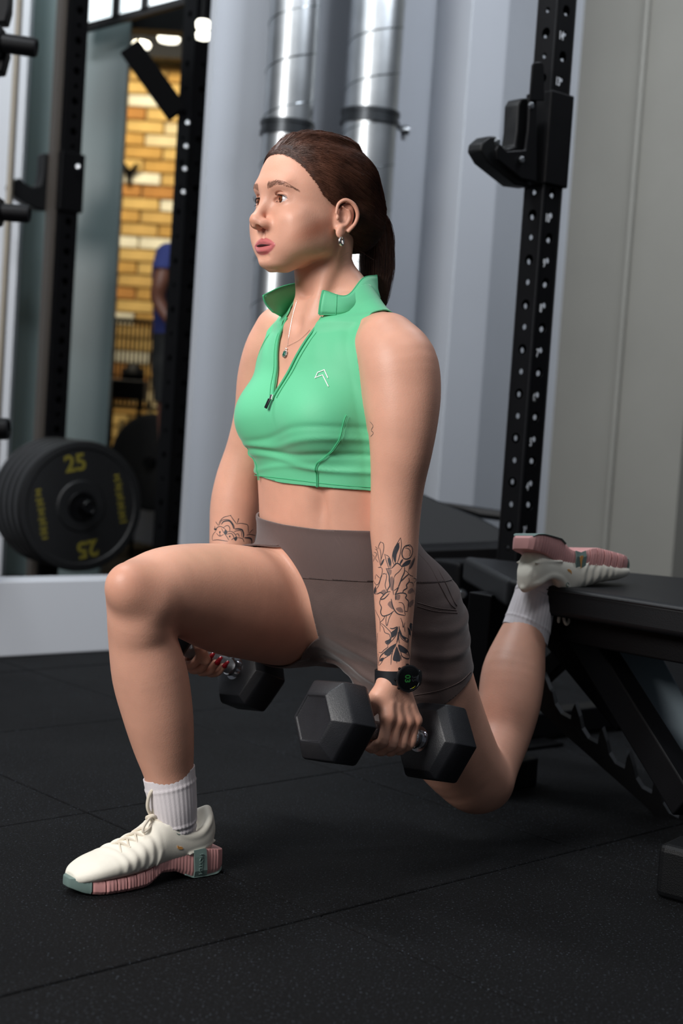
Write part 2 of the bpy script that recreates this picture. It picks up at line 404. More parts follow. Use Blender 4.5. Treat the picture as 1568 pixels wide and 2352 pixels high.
for i in range(-8, 15):
    for j in range(-11, 12):
        c = t0 + a1 * T * (i + .5) + a2 * T * (j + .5)
        if c[1] < .9 or c[1] > 9.2 or abs(c[0] - c[1] * 0.02) > .30 * c[1] + .75: continue
        t = tile0.copy(); COL.objects.link(t); t.location = (c[0], c[1], random.uniform(-.0010, 0)); t.rotation_euler = (random.uniform(-.0012, .0012), random.uniform(-.0012, .0012), ang); t.parent = floor
def struct(name, mb, mat, **k): o = mb.build(name, mat, **k); tag(o, kind='structure'); return o
W0 = ung(10, 1510); H_ = 3.6
def wallpt(x, y=600): return unplane(x, y, W0, E2)
# low kerb under the opening, the wall to its right, the pier, and the turned wall at the far right
ka = W0 - E1 * 3.0; kb = W0 + E1 * .62
struct('trim_kerb', MB().box((ka + kb) / 2 - E2 * .05 + Z * .112, np.linalg.norm(kb - ka) / 2, .05, .112, E1, E2, Z, bev=.006), M_white)
pA = wallpt(462, 600); pA[2] = 0
pB = wallpt(1297, 600); pB[2] = 0
def wall(name, a, b, mat, nrm_, th=.03, h=H_):
    L_ = np.linalg.norm(b - a) / 2; return struct(name, MB().box((a + b) / 2 - nrm_ * th / 2 + Z * h / 2, L_, th / 2, h / 2, nrm(b - a), nrm_, Z), mat)
wall('wall_back', pA, pB, M_wall, E2)
q1 = wallpt(962, 600); q1[2] = 0; t1_ = (q1 - W0) @ E1
pil0 = W0 + E1 * t1_ + E2 * .16; struct('wall_pier', MB().box(pil0 + E1 * .09 - E2 * .07 + Z * H_ / 2, .09, .09, H_ / 2, E1, E2, Z, bev=.004), M_wall)
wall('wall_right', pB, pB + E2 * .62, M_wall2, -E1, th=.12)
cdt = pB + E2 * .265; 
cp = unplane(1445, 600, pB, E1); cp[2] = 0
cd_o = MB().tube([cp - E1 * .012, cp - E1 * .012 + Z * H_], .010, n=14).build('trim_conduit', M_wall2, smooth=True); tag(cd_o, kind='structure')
# far room: brick wall with separate bricks, grey door leaf, windows under a dark ceiling
BY = 8.6; bo = un(240, 1000, BY); BX0, BX1 = un(225, 600, BY)[0], un(500, 600, BY)[0]
M_mort = pbr('pale mortar', 'B9A57C', rough=.95)
M_brk = [pbr('brick ' + c, c, rough=.9, vary=.18, vscale=6, bump=.5, bscale=60) for c in ('C79A52', 'D8B36C', 'B98143', 'E2CDA0', 'CFA863', 'F0E6CC')]
bw = struct('wall_far', MB().box(((BX0 + BX1) / 2 - .2, BY + .07, 1.9), (BX1 - BX0) / 2 + .5, .05, 1.9), M_mort)
random.seed(3); bl, bh = .215, .065; proto = {}
for k, m_ in enumerate(M_brk):
    mb = MB().box((0, 0, 0), bl / 2, .03, bh / 2, bev=.006); proto[k] = mesh_obj('brick', mb.v, mb.f, m_, link=False)
nb_ = 0; zrow = .45
while zrow < 3.5:
    off_ = (int(zrow / .076) % 2) * .112; x = BX0 - .1 + off_
    while x < BX1 + .15 and nb_ < 296:
        b = proto[random.choice([0, 0, 1, 1, 2, 3, 4, 4, 5])].copy(); COL.objects.link(b); b.location = (x, BY + random.uniform(-.006, .004), zrow); b.rotation_euler = (0, random.uniform(-.01, .01), random.uniform(-.02, .02)); b.parent = bw; nb_ += 1
        x += .227
    zrow += .076
struct('ceiling', MB().box((-1.2, 7.3, 3.02), 1.9, 1.35, .03), pbr('dark ceiling', '15171A', rough=.8))
# a grey door leaf beyond the opening
dl = un(45, 600, 5.9); dr = un(268, 600, 5.9)
struct('door_1', MB().box(((dl[0] + dr[0]) / 2, 5.93, 1.62), (dr[0] - dl[0]) / 2, .025, 1.60, bev=.004), pbr('grey green door', '6F7F80', rough=.35))
lw = un(20, 600, 5.6); struct('wall_left', MB().box((lw[0] - 1.46, 5.6, 1.8), 1.5, .03, 1.8), M_white)
lw2 = un(14, 600, 5.2); struct('trim_post', MB().box((lw2[0], 5.2, 1.8), .008, .02, 1.8), pbr('tan edge', '8E8577', rough=.6))
# window band high up: frame, muntins and panes
M_pane = pbr('bright pane', 'F4FAFC', rough=.2, emit='EAF6FA', estr=.95)
wy = 5.75; a_, b_ = un(196, 58, wy), un(482, -18, wy); wd_ = nrm(b_ - a_); L_ = np.linalg.norm(b_ - a_)
win = MB().box((a_ + b_) / 2 - Z * .012, L_ / 2 + .03, .02, .014, wd_, np.cross(Z, wd_), Z).build('window_1', M_black); tag(win, kind='structure')
for f_ in (-.02, .245, .475, 1.02): p = a_ + wd_ * L_ * f_; MB().box(p + Z * .25, .014, .02, .26).build('muntin', M_black, win)
for f0, f1 in ((0, .235), (.26, .465), (.49, 1.0)):
    c0 = a_ + wd_ * L_ * f0; c1_ = a_ + wd_ * L_ * f1; n_ = np.cross(Z, wd_); MB().prism([c0 + n_ * .01, c1_ + n_ * .01, c1_ + n_ * .01 + Z * .5, c0 + n_ * .01 + Z * .5], n_ * .006).build('pane', M_pane, win)
MB().box(un(420, 0, wy + .3) * [1, 1, 0] + Z * 2.42, .34, .05, .10).build('lintel', M_black, win)
# ceiling lamps in the far room
M_lamp = pbr('lamp glow', 'FFFDF0', emit='FFFBEA', estr=3.0)
for k, (x, y, sx) in enumerate(((325, 97, .046), (388, 83, .055), (467, 47, .038), (467, 72, .038))):
    p = un(x, y, 7.2 if k < 2 else 4.95); sx = sx * (1 if k < 2 else .69); t = MB().lathe(p, -Z, [(0, sx * .8), (.01, sx), (.026, sx * .9), (.03, sx * .4)], n=24).build('ceiling_lamp', M_lamp, smooth=True)
    s2 = MB().tube([p, p + Z * ((2.99 if k < 2 else 2.9) - p[2])], .008, n=8).build('stem', M_black)
    e_ = empty('ceiling_lamp', p, ('round glowing lamp under the dark ceiling, furthest left of four', 'broad glowing lamp, second from left under the dark ceiling', 'upper of the two stacked round lamps beside the grey wall', 'lower of the two stacked round lamps beside the grey wall')[k], 'lamp', 'glowing ceiling lamps')
    t.name = 'glowing_disc'; put(t, e_); put(s2, e_)
bm_ = un(390, 84, 8.3); struct('trim_beam', MB().box((bm_[0], 8.36, bm_[2] + .02), .45, .05, .135), M_black)
# ================================================================ GYM EQUIPMENT
def perforated(c, side, height, faces=(-1, 1), pitch=.05, z0=0., big=.0115, small=.0068, phase=0):
    """square steel tube with real through holes on all four sides; returns MB"""
    m = MB(); n = 12; hw = side / 2
    for (Nn, Tn) in ((E2, E1), (-E2, -E1), (E1, -E2), (-E1, E2)):
        o = c + Nn * hw; k = 0; z = z0
        while z < height - 1e-6:
            z1 = min(z + pitch, height); r = big if (k + phase + (1 if abs(Nn @ E2) > .5 else 0)) % 2 == 0 else small; zc = z + pitch / 2
            if z1 - z < pitch * .99: r = small
            q = [(hw, zc + pitch / 2), (-hw, zc + pitch / 2), (-hw, zc - pitch / 2), (hw, zc - pitch / 2)]
            sq = []; per = 12
            for i in range(per):   # outline point at the same angle as each circle vertex
                a = 2 * math.pi * i / per + math.pi / 12; dx, dz = math.cos(a), math.sin(a); s_ = min(hw / max(abs(dx), 1e-9), (pitch / 2) / max(abs(dz), 1e-9)); sq.append((dx * s_, dz * s_))
            # outer ring snapped to the rectangle corners
            V = [o + Tn * x + Z * (zc + y) for x, y in sq] + [o + Tn * (r * math.cos(2 * math.pi * i / per + math.pi / 12)) + Z * (zc + r * math.sin(2 * math.pi * i / per + math.pi / 12)) for i in range(per)]
            cor = [o + Tn * a_ * hw + Z * (zc + b_ * pitch / 2) for a_, b_ in ((1, 1), (-1, 1), (-1, -1), (1, -1))]
            V += [v - Nn * .003 for v in V[per:2 * per]] + cor
            Fc = [(i, (i + 1) % per, per + (i + 1) % per, per + i) for i in range(per)] + [(per + i, per + (i + 1) % per, 2 * per + (i + 1) % per, 2 * per + i) for i in range(per)]
            for ci, (sx, sz) in enumerate(((1, 1), (-1, 1), (-1, -1), (1, -1))):
                for i in range(per):
                    a, b = sq[i], sq[(i + 1) % per]
                    if (abs(abs(a[0]) - hw) < 1e-9) != (abs(abs(b[0]) - hw) < 1e-9) and (a[0] + b[0]) * sx > 0 and (a[1] + b[1]) * sz > 0: Fc.append((i, 3 * per + ci, (i + 1) % per))
            m.add(V, Fc); z = z1; k += 1
    return m
UPc = un(1235, 600, 3.40); UPc = np.array([UPc[0], UPc[1], 0.])
rack = empty('power_rack', UPc, 'black perforated steel rack upright with white numbers, behind the raised foot', 'rack')
z14 = unplane(1290, 83, UPc + E2 * .031, E2)[2]; z4 = unplane(1207, 1118, UPc + E2 * .031, E2)[2]; pitch = (z14 - z4) / 10 / 2; print('PITCH', pitch, z14, z4)
zs0 = (z4 + .008 - pitch / 2) % (2 * pitch)
um = perforated(UPc, .062, 3.1, pitch=pitch, z0=zs0, big=pitch * .24, small=pitch * .13); um.build('upright', M_black, rack, fix=False)
um.v = []; 
for sa, sb in ((1, 1), (1, -1), (-1, 1), (-1, -1)):
    MB().tube([UPc + E1 * .0295 * sa + E2 * .0295 * sb, UPc + E1 * .0295 * sa + E2 * .0295 * sb + Z * 3.1], .0035, n=10).build('edge', M_blackgloss, rack, smooth=True)
MB().box(UPc + Z * .004, .12, .09, .004, E1, E2, Z).build('base_plate', M_black, rack)
MB().box(UPc + E1 * .55 + Z * .04, .52, .03, .03, E1, E2, Z, bev=.004).build('base_beam', M_black, rack)
g1 = UPc + Z * .44; MB().prism([g1 + E1 * .03 + Z * .10, g1 + E1 * .10 - Z * .02, g1 + E1 * .10 - Z * .30, g1 + E1 * .03 - Z * .40], E2 * .01).build('gusset', M_black, rack)
M_wht = pbr('white number', 'D8DCE2', rough=.5)
for k, n_ in enumerate((14, 13, 10, 9, 8, 7, 6, 5, 4, 3)):
    zz = z14 - (14 - n_) * 2 * pitch; text_obj(str(n_), .026, M_wht, UPc + E2 * .0316 - E1 * .012 + Z * zz, -E1 * -1, Z, name='number', parent=rack, depth=.0002, xs=.62, bold=.0006)
# safety hook (J-cup) hung on the upright
def jcup(name_c, C, sc, label, mirror=1, bolts=True, pix=None, Yp=None, sleeve=True):
    root = empty('rack_hook', C, label, 'rack hook', 'hooks hung on the rack uprights')
    return root
JZ0, JZ1 = unplane(1255, 432, UPc, E2)[2], unplane(1262, 218, UPc, E2)[2]
jh = empty('rack_hook', UPc + Z * (JZ0 + JZ1) / 2, 'black bar hook with silver bolts clamped on the numbered rack upright', 'rack hook', 'bar hooks on the racks')
MB().box(UPc + Z * (JZ0 + JZ1) / 2, .040, .041, (JZ1 - JZ0) / 2, E1, E2, Z, bev=.004).build('sleeve', M_black, jh)
def ppoly(pts, p0, n, d): return [unplane(x, y, p0, n) for x, y in pts], d
hp0 = UPc + E2 * .020
MB().prism([unplane(x, y, hp0, E2) for x, y in [(1222, 224), (1197, 226), (1190, 240), (1187, 300), (1182, 335), (1165, 340), (1150, 333), (1140, 313), (1125, 312), (1107, 328), (1104, 345), (1120, 373), (1185, 425), (1222, 430)]], -E2 * .045).build('hook_plate', M_rubber, jh, bevel=.004)
MB().prism([unplane(x, y, UPc + E2 * .026, E2) for x, y in [(1226, 226), (1210, 226), (1206, 300), (1200, 345), (1158, 348), (1140, 330), (1132, 345), (1136, 368), (1190, 412), (1226, 420)]], E2 * .010).build('hook_cheek', M_black, jh, bevel=.003)
MB().prism([unplane(x, y, UPc + E2 * .034, E2) for x, y in [(1219, 150), (1224, 143), (1240, 143), (1245, 152), (1246, 232), (1213, 232)]], E2 * .006).build('tab', M_black, jh, bevel=.002)
for x, y in ((1218, 243), (1140, 326), (1196, 367)):
    p = unplane(x, y, UPc + E2 * .037, E2); MB().lathe(p, E2, [(0, .0085), (.004, .0085), (.0055, .006), (.006, .003)], n=6).build('bolt', M_bolt, jh)
# ducts
M_galv = pbr('galvanised steel', 'B6BABD', rough=.33, metal=1, vary=.10, vscale=14, aniso=.3)
def duct(xp, Y, r, ycl, label, bracket=False, seam=.145):
    c = un(xp, 600, Y); c[2] = 0; root = empty('duct', c, label, 'duct', 'spiral ducts'); 
    MB().lathe(c, Z, [(0, r), (3.5, r)], n=64).build('duct_tube', M_galv, root, smooth=True)
    P = [c + np.array([math.cos(a) * (r + .0005), math.sin(a) * (r + .0005), a / 6.2832 * seam]) for a in np.arange(0, 3.45 / seam * 6.2832, .26)]; MB().tube(P, .0022, n=5, cap=False).build('seam', pbr('seam', '878C90', rough=.3, metal=1), root, smooth=True)
    zc = un(xp, ycl, Y)[2]; cl = MB()
    for dz in (-.016, .016): cl.lathe(c + Z * (zc + dz), Z, [(-.006, r + .002), (-.006, r + .008), (.006, r + .008), (.006, r + .002)], n=48)
    cl.lathe(c + Z * zc, Z, [(-.012, r + .001), (-.012, r + .005), (.012, r + .005), (.012, r + .001)], n=48); ob = cl.build('clamp', pbr('dark clamp', '3A3D40', rough=.35, metal=.8), root, smooth=True)
    if bracket:
        b0 = c + Z * (zc - .012) + nrm([1, -.3, 0]) * (r + .004); b1 = unplane(928, 300, W0 + E2 * .20, E2); MB().tube([b0, b0 * .5 + b1 * .5 - Z * .01, b1], .006, n=8).build('bracket', M_blackgloss, root, smooth=True)
        MB().lathe(b1, RT, [(-.012, .016), (.0, .018), (.016, .014)], n=14).build('anchor', M_bolt, root, smooth=True); MB().tube([b1, b1 - Z * .03], .009, n=8).build('stud', M_bolt, root)
    return root
duct(640, 4.50, .0775, 297, 'shiny spiral duct behind her face, nearer the brick opening')
duct(828, 4.68, .0885, 272, 'wider shiny spiral duct above her ponytail, clamped to the pier', True)
# bench
BH = .462; bA, bB, bC, bD = ung(1064, 1277, BH), ung(1568, 1326, BH), ung(1165, 1330, BH), ung(1568, 1392, BH)
bB = bA + (bB - bA) * 1.25; bD = bC + (bD - bC) * 1.75
bctr = (bA + bB + bC + bD) / 4; bench = empty('weight_bench', (bctr[0], bctr[1], 0), 'black padded adjustable bench her rear foot rests on', 'bench')
def slab(corners, ztop, th, mat, name, parent, bev=.012):
    m = MB(); P = [np.array([p[0], p[1], ztop - th]) for p in corners]; m.prism(P, Z * th); o = m.build(name, mat, parent, bevel=bev); o.modifiers['b'].segments = 4; return o
M_pad = pbr('black vinyl', '0C0D10', rough=.48, spec=.3, bump=.12, bscale=350)
slab([bA, bB, bD, bC], BH, .058, M_pad, 'seat_pad', bench)
dx = nrm(bD - bC); inx = nrm((bA - bC) - dx * ((bA - bC) @ dx))
sm_ = MB()
for dd in (.008,): sm_.tube([bC + dx * .02 - Z * dd - inx * .0015, bD - Z * dd - inx * .0015], .0012, n=5)
sm_.build('piping', M_blackgloss, bench, smooth=True)
MB().box((bC + bD) / 2 + inx * .10 - Z * .085, np.linalg.norm(bD - bC) / 2 - .03, .05, .026, dx, inx, Z, bev=.004).build('seat_frame', M_black, bench)
MB().box(bC * .6 + bA * .4 - Z * .25 + dx * .03, .03, .06, .205, dx, inx, Z, bev=.004).build('front_post', M_black, bench)
MB().box((bC * .6 + bA * .4) * [1, 1, 0] + dx * .03 + Z * .03 + inx * .05, .035, .09, .03, dx, inx, Z, bev=.004).build('front_foot', M_black, bench)
def beam(a, b, w_, h_, side, mat, name, parent, bev=.004):
    d = nrm(b - a); s_ = nrm(side - d * (np.asarray(side) @ d)); u_ = np.cross(s_, d); return MB().box((a + b) / 2, np.linalg.norm(b - a) / 2, w_, h_, d, s_, u_, bev=bev).build(name, mat, parent)
# main sloping beam with its steel side plate (pale grey paints in the light on that face), back-rest ladder with hook notches, and its link
beam(un(1322, 1420, 2.86), un(1588, 1850, 2.52), .026, .030, E1, M_black, 'main_beam', bench)
pc_ = [(1370, 1462), (1430, 1478), (1508, 1488), (1575, 1610), (1575, 1722), (1530, 1728)]
pn_ = nrm([-.25, -.9, .35]); p0_ = un(1500, 1600, 2.84); MB().prism([unplane(x, y, p0_, pn_) for x, y in pc_], -pn_ * .008).build('side_plate', pbr('steel plate in lit grey', '8797A0', rough=.4, metal=.2), bench, bevel=.002)
lp0 = un(1400, 1700, 2.86); ln_ = nrm([-.35, -.94, 0])
top_ = [(1236, 1545), (1248, 1548), (1262, 1585)]
for k in range(5):
    bx_, by_ = 1268 + k * 62, 1590 + k * 57; top_ += [(bx_, by_), (bx_ + 6, by_ + 28), (bx_ + 20, by_ + 50), (bx_ + 42, by_ + 62), (bx_ + 46, by_ + 38), (bx_ + 52, by_ + 26)]
top_ += [(1590, 1880), (1590, 1960), (1480, 1850), (1300, 1690), (1232, 1625)]
lv = [unplane(x, y, lp0, ln_) for x, y in top_]
lo_ = MB().prism(lv, -ln_ * .030).build('ladder_bar', M_blackgloss, bench)
bm = bmesh.new(); bm.from_mesh(lo_.data); bmesh.ops.triangulate(bm, faces=[f for f in bm.faces if len(f.verts) > 4]); bm.to_mesh(lo_.data); bm.free()
beam(un(1262, 1440, 3.0), un(1445, 1660, 2.83), .022, .025, E1, M_black, 'link_arm', bench)
beam(un(1236, 1560, 3.05), un(1300, 1500, 3.0), .018, .020, E1, M_black, 'ladder_bracket', bench)
MB().lathe(un(1310, 1427, 2.80), -FW, [(0, .016), (.012, .016), (.016, .010)], n=16).build('pivot_bolt', M_blackgloss, bench, smooth=True)
fo = ung(1500, 2060); fx = nrm([.80, -.60, 0]); fy = np.array([-fx[1], fx[0], 0])
MB().box(fo + fx * .22 + fy * .045 + Z * .045, .22, .045, .045, fx, fy, Z, bev=.012).build('rear_foot', M_rubber, bench)
# the second bench with its inclined back pad
b2 = empty('incline_bench', un(1080, 1400, 3.7) * [1, 1, 0], 'black bench with a raised back pad, behind her hip and the rack upright', 'bench')
i0 = un(1060, 1200, 3.75); in_ = nrm([-.30, -.80, .52])
def padpoly(pts, p0, n, d, name, mat=None): return MB().prism([unplane(x, y, p0, n) for x, y in pts], -n * d).build(name, mat or M_pad, b2, bevel=.008)
padpoly([(880, 1150), (905, 1115), (940, 1120), (974, 1134), (1010, 1150), (1100, 1186), (1165, 1222), (1182, 1246), (1172, 1253), (955, 1262), (880, 1262)], i0, in_, .06, 'back_pad', pbr('dark grey vinyl', '121417', rough=.6, spec=.2))
padpoly([(985, 1148), (1060, 1158), (1180, 1175), (1180, 1196), (1100, 1186)], un(1080, 1170, 4.0), nrm([-.2, -.95, .2]), .05, 'head_pad')
beam(un(940, 1275, 3.62), un(1180, 1266, 3.62), .05, .020, E2, M_black, 'pad_frame', b2)
beam(un(1000, 1290, 3.70), un(1000, 1700, 3.70) * [1, 1, 0] + Z * .02, .05, .05, E1, M_black, 'post', b2); beam(un(1130, 1290, 3.66), un(1130, 1690, 3.66) * [1, 1, 0] + Z * .02, .06, .05, E1, M_black, 'post', b2)
MB().lathe(un(1058, 1365, 3.40), -FW, [(0, .014), (.02, .014), (.03, .008)], n=14).build('knob', M_bolt, b2, smooth=True); MB().lathe(un(1062, 1430, 3.40), -FW, [(0, .014), (.02, .014), (.03, .008)], n=14).build('knob', M_bolt, b2, smooth=True)
MB().box((un(1080, 1500, 3.5) * [1, 1, 0]) + Z * .215, .11, .05, .215, E1, E2, Z, bev=.01).build('stand', M_black, b2)
# far right: dark machine beside the wall and its pale plinth
fr_m = empty('cable_machine', un(1580, 900, 6.4) * [1, 1, 0], 'black machine frame at the right edge beyond the grey wall', 'machine')
mx_ = un(1600, 900, 6.4); MB().box((mx_[0] + .05, 6.45, 1.15), .30, .12, 1.1, bev=.01).build('housing', M_black, fr_m); MB().box((mx_[0] - .12, 6.30, 1.2), .02, .03, 1.0).build('guide_rod', M_blackgloss, fr_m)
MB().lathe((mx_[0] - .13, 6.26, .70), (0, -1, 0), [(0, .05), (.03, .05), (.04, .03)], n=20).build('pulley', M_blackgloss, fr_m, smooth=True)
tag(MB().box((un(1590, 1400, 5.6)[0] + .18, 5.7, .18), .36, .12, .18, bev=.006).build('plinth', M_white), 'pale grey plinth at the right edge beyond the bench', 'plinth')
tag(MB().box((un(1500, 1520, 5.2)[0] + .2, 5.35, .10), .55, .06, .10, bev=.006).build('low_step', M_wall2), 'low grey step seen under the bench beyond its side plate', 'step') if False else None
# far left rack, its pegs, hook and plates
fl = un(152, 400, 5.35); fl = np.array([fl[0], fl[1], 0.]); frk = empty('storage_rack', fl, 'black rack upright in the opening, with plates on its peg', 'rack')
perforated(fl, .075, 3.2, pitch=.055, z0=0.02, big=.014, small=.009).build('upright', M_black, frk, fix=False)
MB().box(fl - E1 * .055 + E2 * .0 + Z * 1.6, .010, .022, 1.6, E1, E2, Z).build('side_flange', pbr('worn taupe steel', '4A443F', rough=.6), frk)
MB().box(fl + Z * .01, .14, .10, .01, E1, E2, Z).build('base_plate', M_black, frk)
MB().lathe(un(180, 384, 5.28), -FW, [(0, .010), (.008, .010), (.012, .006)], n=12).build('bolt', M_bolt, frk, smooth=True)
hk = empty('rack_hook', un(80, 420, 5.33), 'dark bar hook on the far rack upright at the left', 'rack hook', 'bar hooks on the racks'); hq = un(100, 420, 5.32)
MB().prism([unplane(x, y, hq, E2) for x, y in [(142, 352), (100, 352), (97, 400), (92, 425), (75, 430), (55, 418), (48, 408), (35, 412), (24, 428), (30, 448), (60, 468), (90, 482), (142, 486)]], -E2 * .05).build('hook_plate', M_rubber, hk, bevel=.006)
MB().box(fl + Z * ((un(120, 352, 5.35)[2] + un(120, 486, 5.35)[2]) / 2), .049, .051, abs(un(120, 352, 5.35)[2] - un(120, 486, 5.35)[2]) / 2, E1, E2, Z, bev=.004).build('sleeve', M_black, hk)
def peg(x0, y0, x1, y1, Y, r, label, name='storage_peg'):
    a = un(x0, y0, Y); b = un(x1, y1, Y); d = nrm(b - a); L_ = np.linalg.norm(b - a); root = empty(name, a, label, 'peg', 'storage pegs at the left edge')
    MB().lathe(a, d, [(-.25, r), (L_ - .006, r), (L_, r * .9), (L_ + .001, r * .7), (L_ - .004, r * .65)], n=28).build('sleeve', M_black, root, smooth=True)
    MB().lathe(a, d, [(-.02, r * 1.8), (.0, r * 1.8), (.006, r * 1.6)], n=6).build('collar', M_black, root); return root
peg(0, 98, 84, 110, 3.9, .026, 'upper black storage peg sticking in from the left edge')
peg(0, 487, 68, 492, 3.9, .024, 'black storage peg at left edge below the far hook')
peg(-20, 985, 20, 985, 3.9, .030, 'lowest black peg end at the left edge above the plates')
rs = empty('side_rack', un(-8, 80, 3.95) * [1, 1, 0], 'black bracketed rack arm cut by the top left corner', 'rack')
MB().prism([unplane(x, y, un(0, 80, 3.92), -FW) for x, y in [(-60, -20), (22, -20), (20, 20), (12, 50), (-60, 52)]], FW * .05).build('bracket', M_black, rs, bevel=.004)
MB().prism([unplane(x, y, un(0, 80, 3.92), -FW) for x, y in [(-60, 78), (10, 80), (16, 120), (4, 164), (-60, 170)]], FW * .05).build('bracket', M_black, rs, bevel=.004)
uu = un(-70, 600, 3.95); MB().box((uu[0], 3.97, 1.5), .04, .04, 1.5, bev=.004).build('upright', M_black, rs)
# weight plates
PA = nrm([.56, -.83, 0]); pc0 = un(188, 1163, 4.86); M_plate = pbr('black bumper plate', '101113', rough=.5, bump=.2, bscale=300, vary=.1, vscale=10); M_yel = pbr('yellow print', '6E651A', rough=.6)
thk = .052
for k in range(5):
    c = pc0 - PA * (thk * k * 1.03); front = k == 0
    root = empty('weight_plate', c, ('black bumper plate with yellow numbers, front of the stack', 'black plate, second from the front of the stack', 'black plate in the middle of the stack of five', 'black plate, fourth from the front of the stack', 'rearmost black plate of the stack at left edge')[k], 'weight plate', 'bumper plates on the peg')
    MB().lathe(c, PA, [(-thk, .045), (-thk, .205), (-thk * .96, .222), (-thk * .85, .226), (-thk * .15, .226), (-thk * .04, .222), (0, .205), (0, .20), (-.004, .195), (-.004, .09), (0, .085), (0, .045), (-.002, .028)], n=72).build('disc', M_plate, root, smooth=True)
    if front:
        X_ = nrm(np.cross(Z, PA)); s_ = rad(12); Xr_ = X_ * math.cos(s_) + Z * math.sin(s_); Yr_ = np.cross(PA, Xr_)
        MB().lathe(c, PA, [(-.002, .027), (.004, .036), (.006, .048), (.002, .052)], n=40).build('hub_ring', M_black, root, smooth=True)
        text_obj('25', .080, M_yel, c + Yr_ * .148 + PA * -.0035, Xr_, Yr_, parent=root, depth=.0005, bold=.002); text_obj('25', .080, M_yel, c - Yr_ * .148 + PA * -.0035, -Xr_, -Yr_, parent=root, depth=.0005, bold=.002)
        random.seed(9)
        for sg in (1, -1):
            g = MB()
            for j in range(11):
                p = c + Xr_ * sg * .146 + Yr_ * ((j - 5) * .0165) - PA * .0035; hgt = random.choice((.010, .013, .013)); g.box(p + Xr_ * random.uniform(-.002, .002), hgt, .0032, .0006, Xr_, Yr_, PA)
                if j % 2: g.box(p + Yr_ * .006, .003, .006, .0006, Xr_, Yr_, PA)
            o_ = g.build('worn_lettering', M_yel, root); o_['kind'] = 'stuff'
pgr = empty('plate_peg', pc0, 'black steel peg end poking out of the plate stack', 'peg'); MB().lathe(pc0 + RT * .008, PA, [(-.30, .024), (.04, .024), (.045, .020), (.041, .017)], n=28).build('peg_tube', M_blackgloss, pgr, smooth=True)
# deeper in the far room: second stack, post with brace, railing, plinth, wall ornament, person
r2 = empty('weight_plate', un(362, 1060, 6.6), 'dark plates stacked behind, beside the grey wall', 'weight plate', 'bumper plates on the peg'); P2 = nrm([-.35, -.94, 0])
MB().lathe(un(362, 1062, 6.6), P2, [(-.05, .05), (-.05, .21), (0, .225), (.05, .225), (.06, .20), (.058, .05)], n=56).build('disc', M_plate, r2, smooth=True)
tn = empty('weight_bar_rack', un(300, 960, 6.9), 'brass toned plates on a bar in the far room', 'weights'); 
for k in range(5): MB().lathe(un(352 - k * 17, 1035 + k * 4, 7.15 + k * .05), nrm([.95, .3, .05]), [(-.012, .20), (.012, .20)], n=40).build('brass_plate', pbr('brass tone', '9E8C55', rough=.35, metal=.5), tn, smooth=True)
po_ = un(425, 600, 5.35); pst = empty('black_post', (po_[0], po_[1], 0), 'black steel post with diagonal brace beside the grey wall', 'post')
perforated(np.array([po_[0], po_[1], 0]), .085, 3.0, pitch=.09, z0=.0, big=.012, small=.008).build('upright', M_black, pst, fix=False)
beam(un(298, 108, 5.35), un(408, 262, 5.35), .02, .042, FW, pbr('matt black', '050506', rough=.9, spec=.1), 'brace', pst)
for y in (283, 337, 389, 442): MB().lathe(un(431 - (y - 283) * .06, y, 5.24), -FW, [(0, .010), (.006, .010), (.010, .006)], n=12).build('bolt', M_bolt, pst, smooth=True)
rl = empty('railing', un(290, 830, 7.95) * [1, 1, 0], 'black vertical bar railing before the brick wall', 'railing')
z0_, z1_ = un(290, 935, 7.95)[2], un(290, 735, 7.95)[2]
for x in range(262, 360, 10): p = un(x, 830, 7.95); MB().box((p[0], p[1], (z0_ + z1_) / 2), .006, .006, (z1_ - z0_) / 2).build('bar', M_black, rl)
p = un(308, 830, 7.95); MB().box((p[0], p[1], z1_), .20, .012, .012).build('top_rail', M_black, rl); MB().box((p[0], p[1], z0_), .20, .012, .012).build('bottom_rail', M_black, rl)
MB().box((p[0] - .19, p[1], z0_ / 2), .012, .012, z0_ / 2).build('foot_post', M_black, rl); MB().box((p[0] + .19, p[1], z0_ / 2), .012, .012, z0_ / 2).build('foot_post', M_black, rl)
db = empty('kettle_stand', un(290, 900, 7.2) * [1, 1, 0], 'black piece of equipment standing before the railing', 'equipment'); q_ = un(290, 895, 7.2); MB().box((q_[0], q_[1], q_[2]), .10, .08, .05, bev=.01).build('tray', M_black, db)
for sx in (-.07, .07): MB().tube([(q_[0] + sx, q_[1], q_[2]), (q_[0] + sx, q_[1], 0)], .012, n=8).build('leg', M_black, db)
MB().lathe((q_[0] + .03, q_[1], q_[2] + .05), Z, [(0, .05), (.03, .06), (.06, .045), (.08, .02)], n=20).build('weight', M_black, db, smooth=True)
orn = un(297, 395, BY - .05); og = empty('wall_hook', orn, 'small dark Y-shaped hook on the brick wall', 'hook')
MB().tube([un(297, 425, BY - .05), un(297, 400, BY - .06), un(282, 378, BY - .09)], [.012, .020, .018], n=8).build('prong', M_black, og, smooth=True); MB().tube([un(297, 400, BY - .06), un(316, 378, BY - .09)], [.020, .014], n=8).build('prong', M_black, og, smooth=True)
tag(MB().prism([un(x, y, Y) for x, y, Y in [(290, 1162, 7.6), (410, 1184, 6.9), (410, 1262, 6.9), (290, 1240, 7.6)]], (.25, .5, 0)).build('plinth', M_white), 'white block beyond the plates, at the foot of the grey wall', 'plinth')
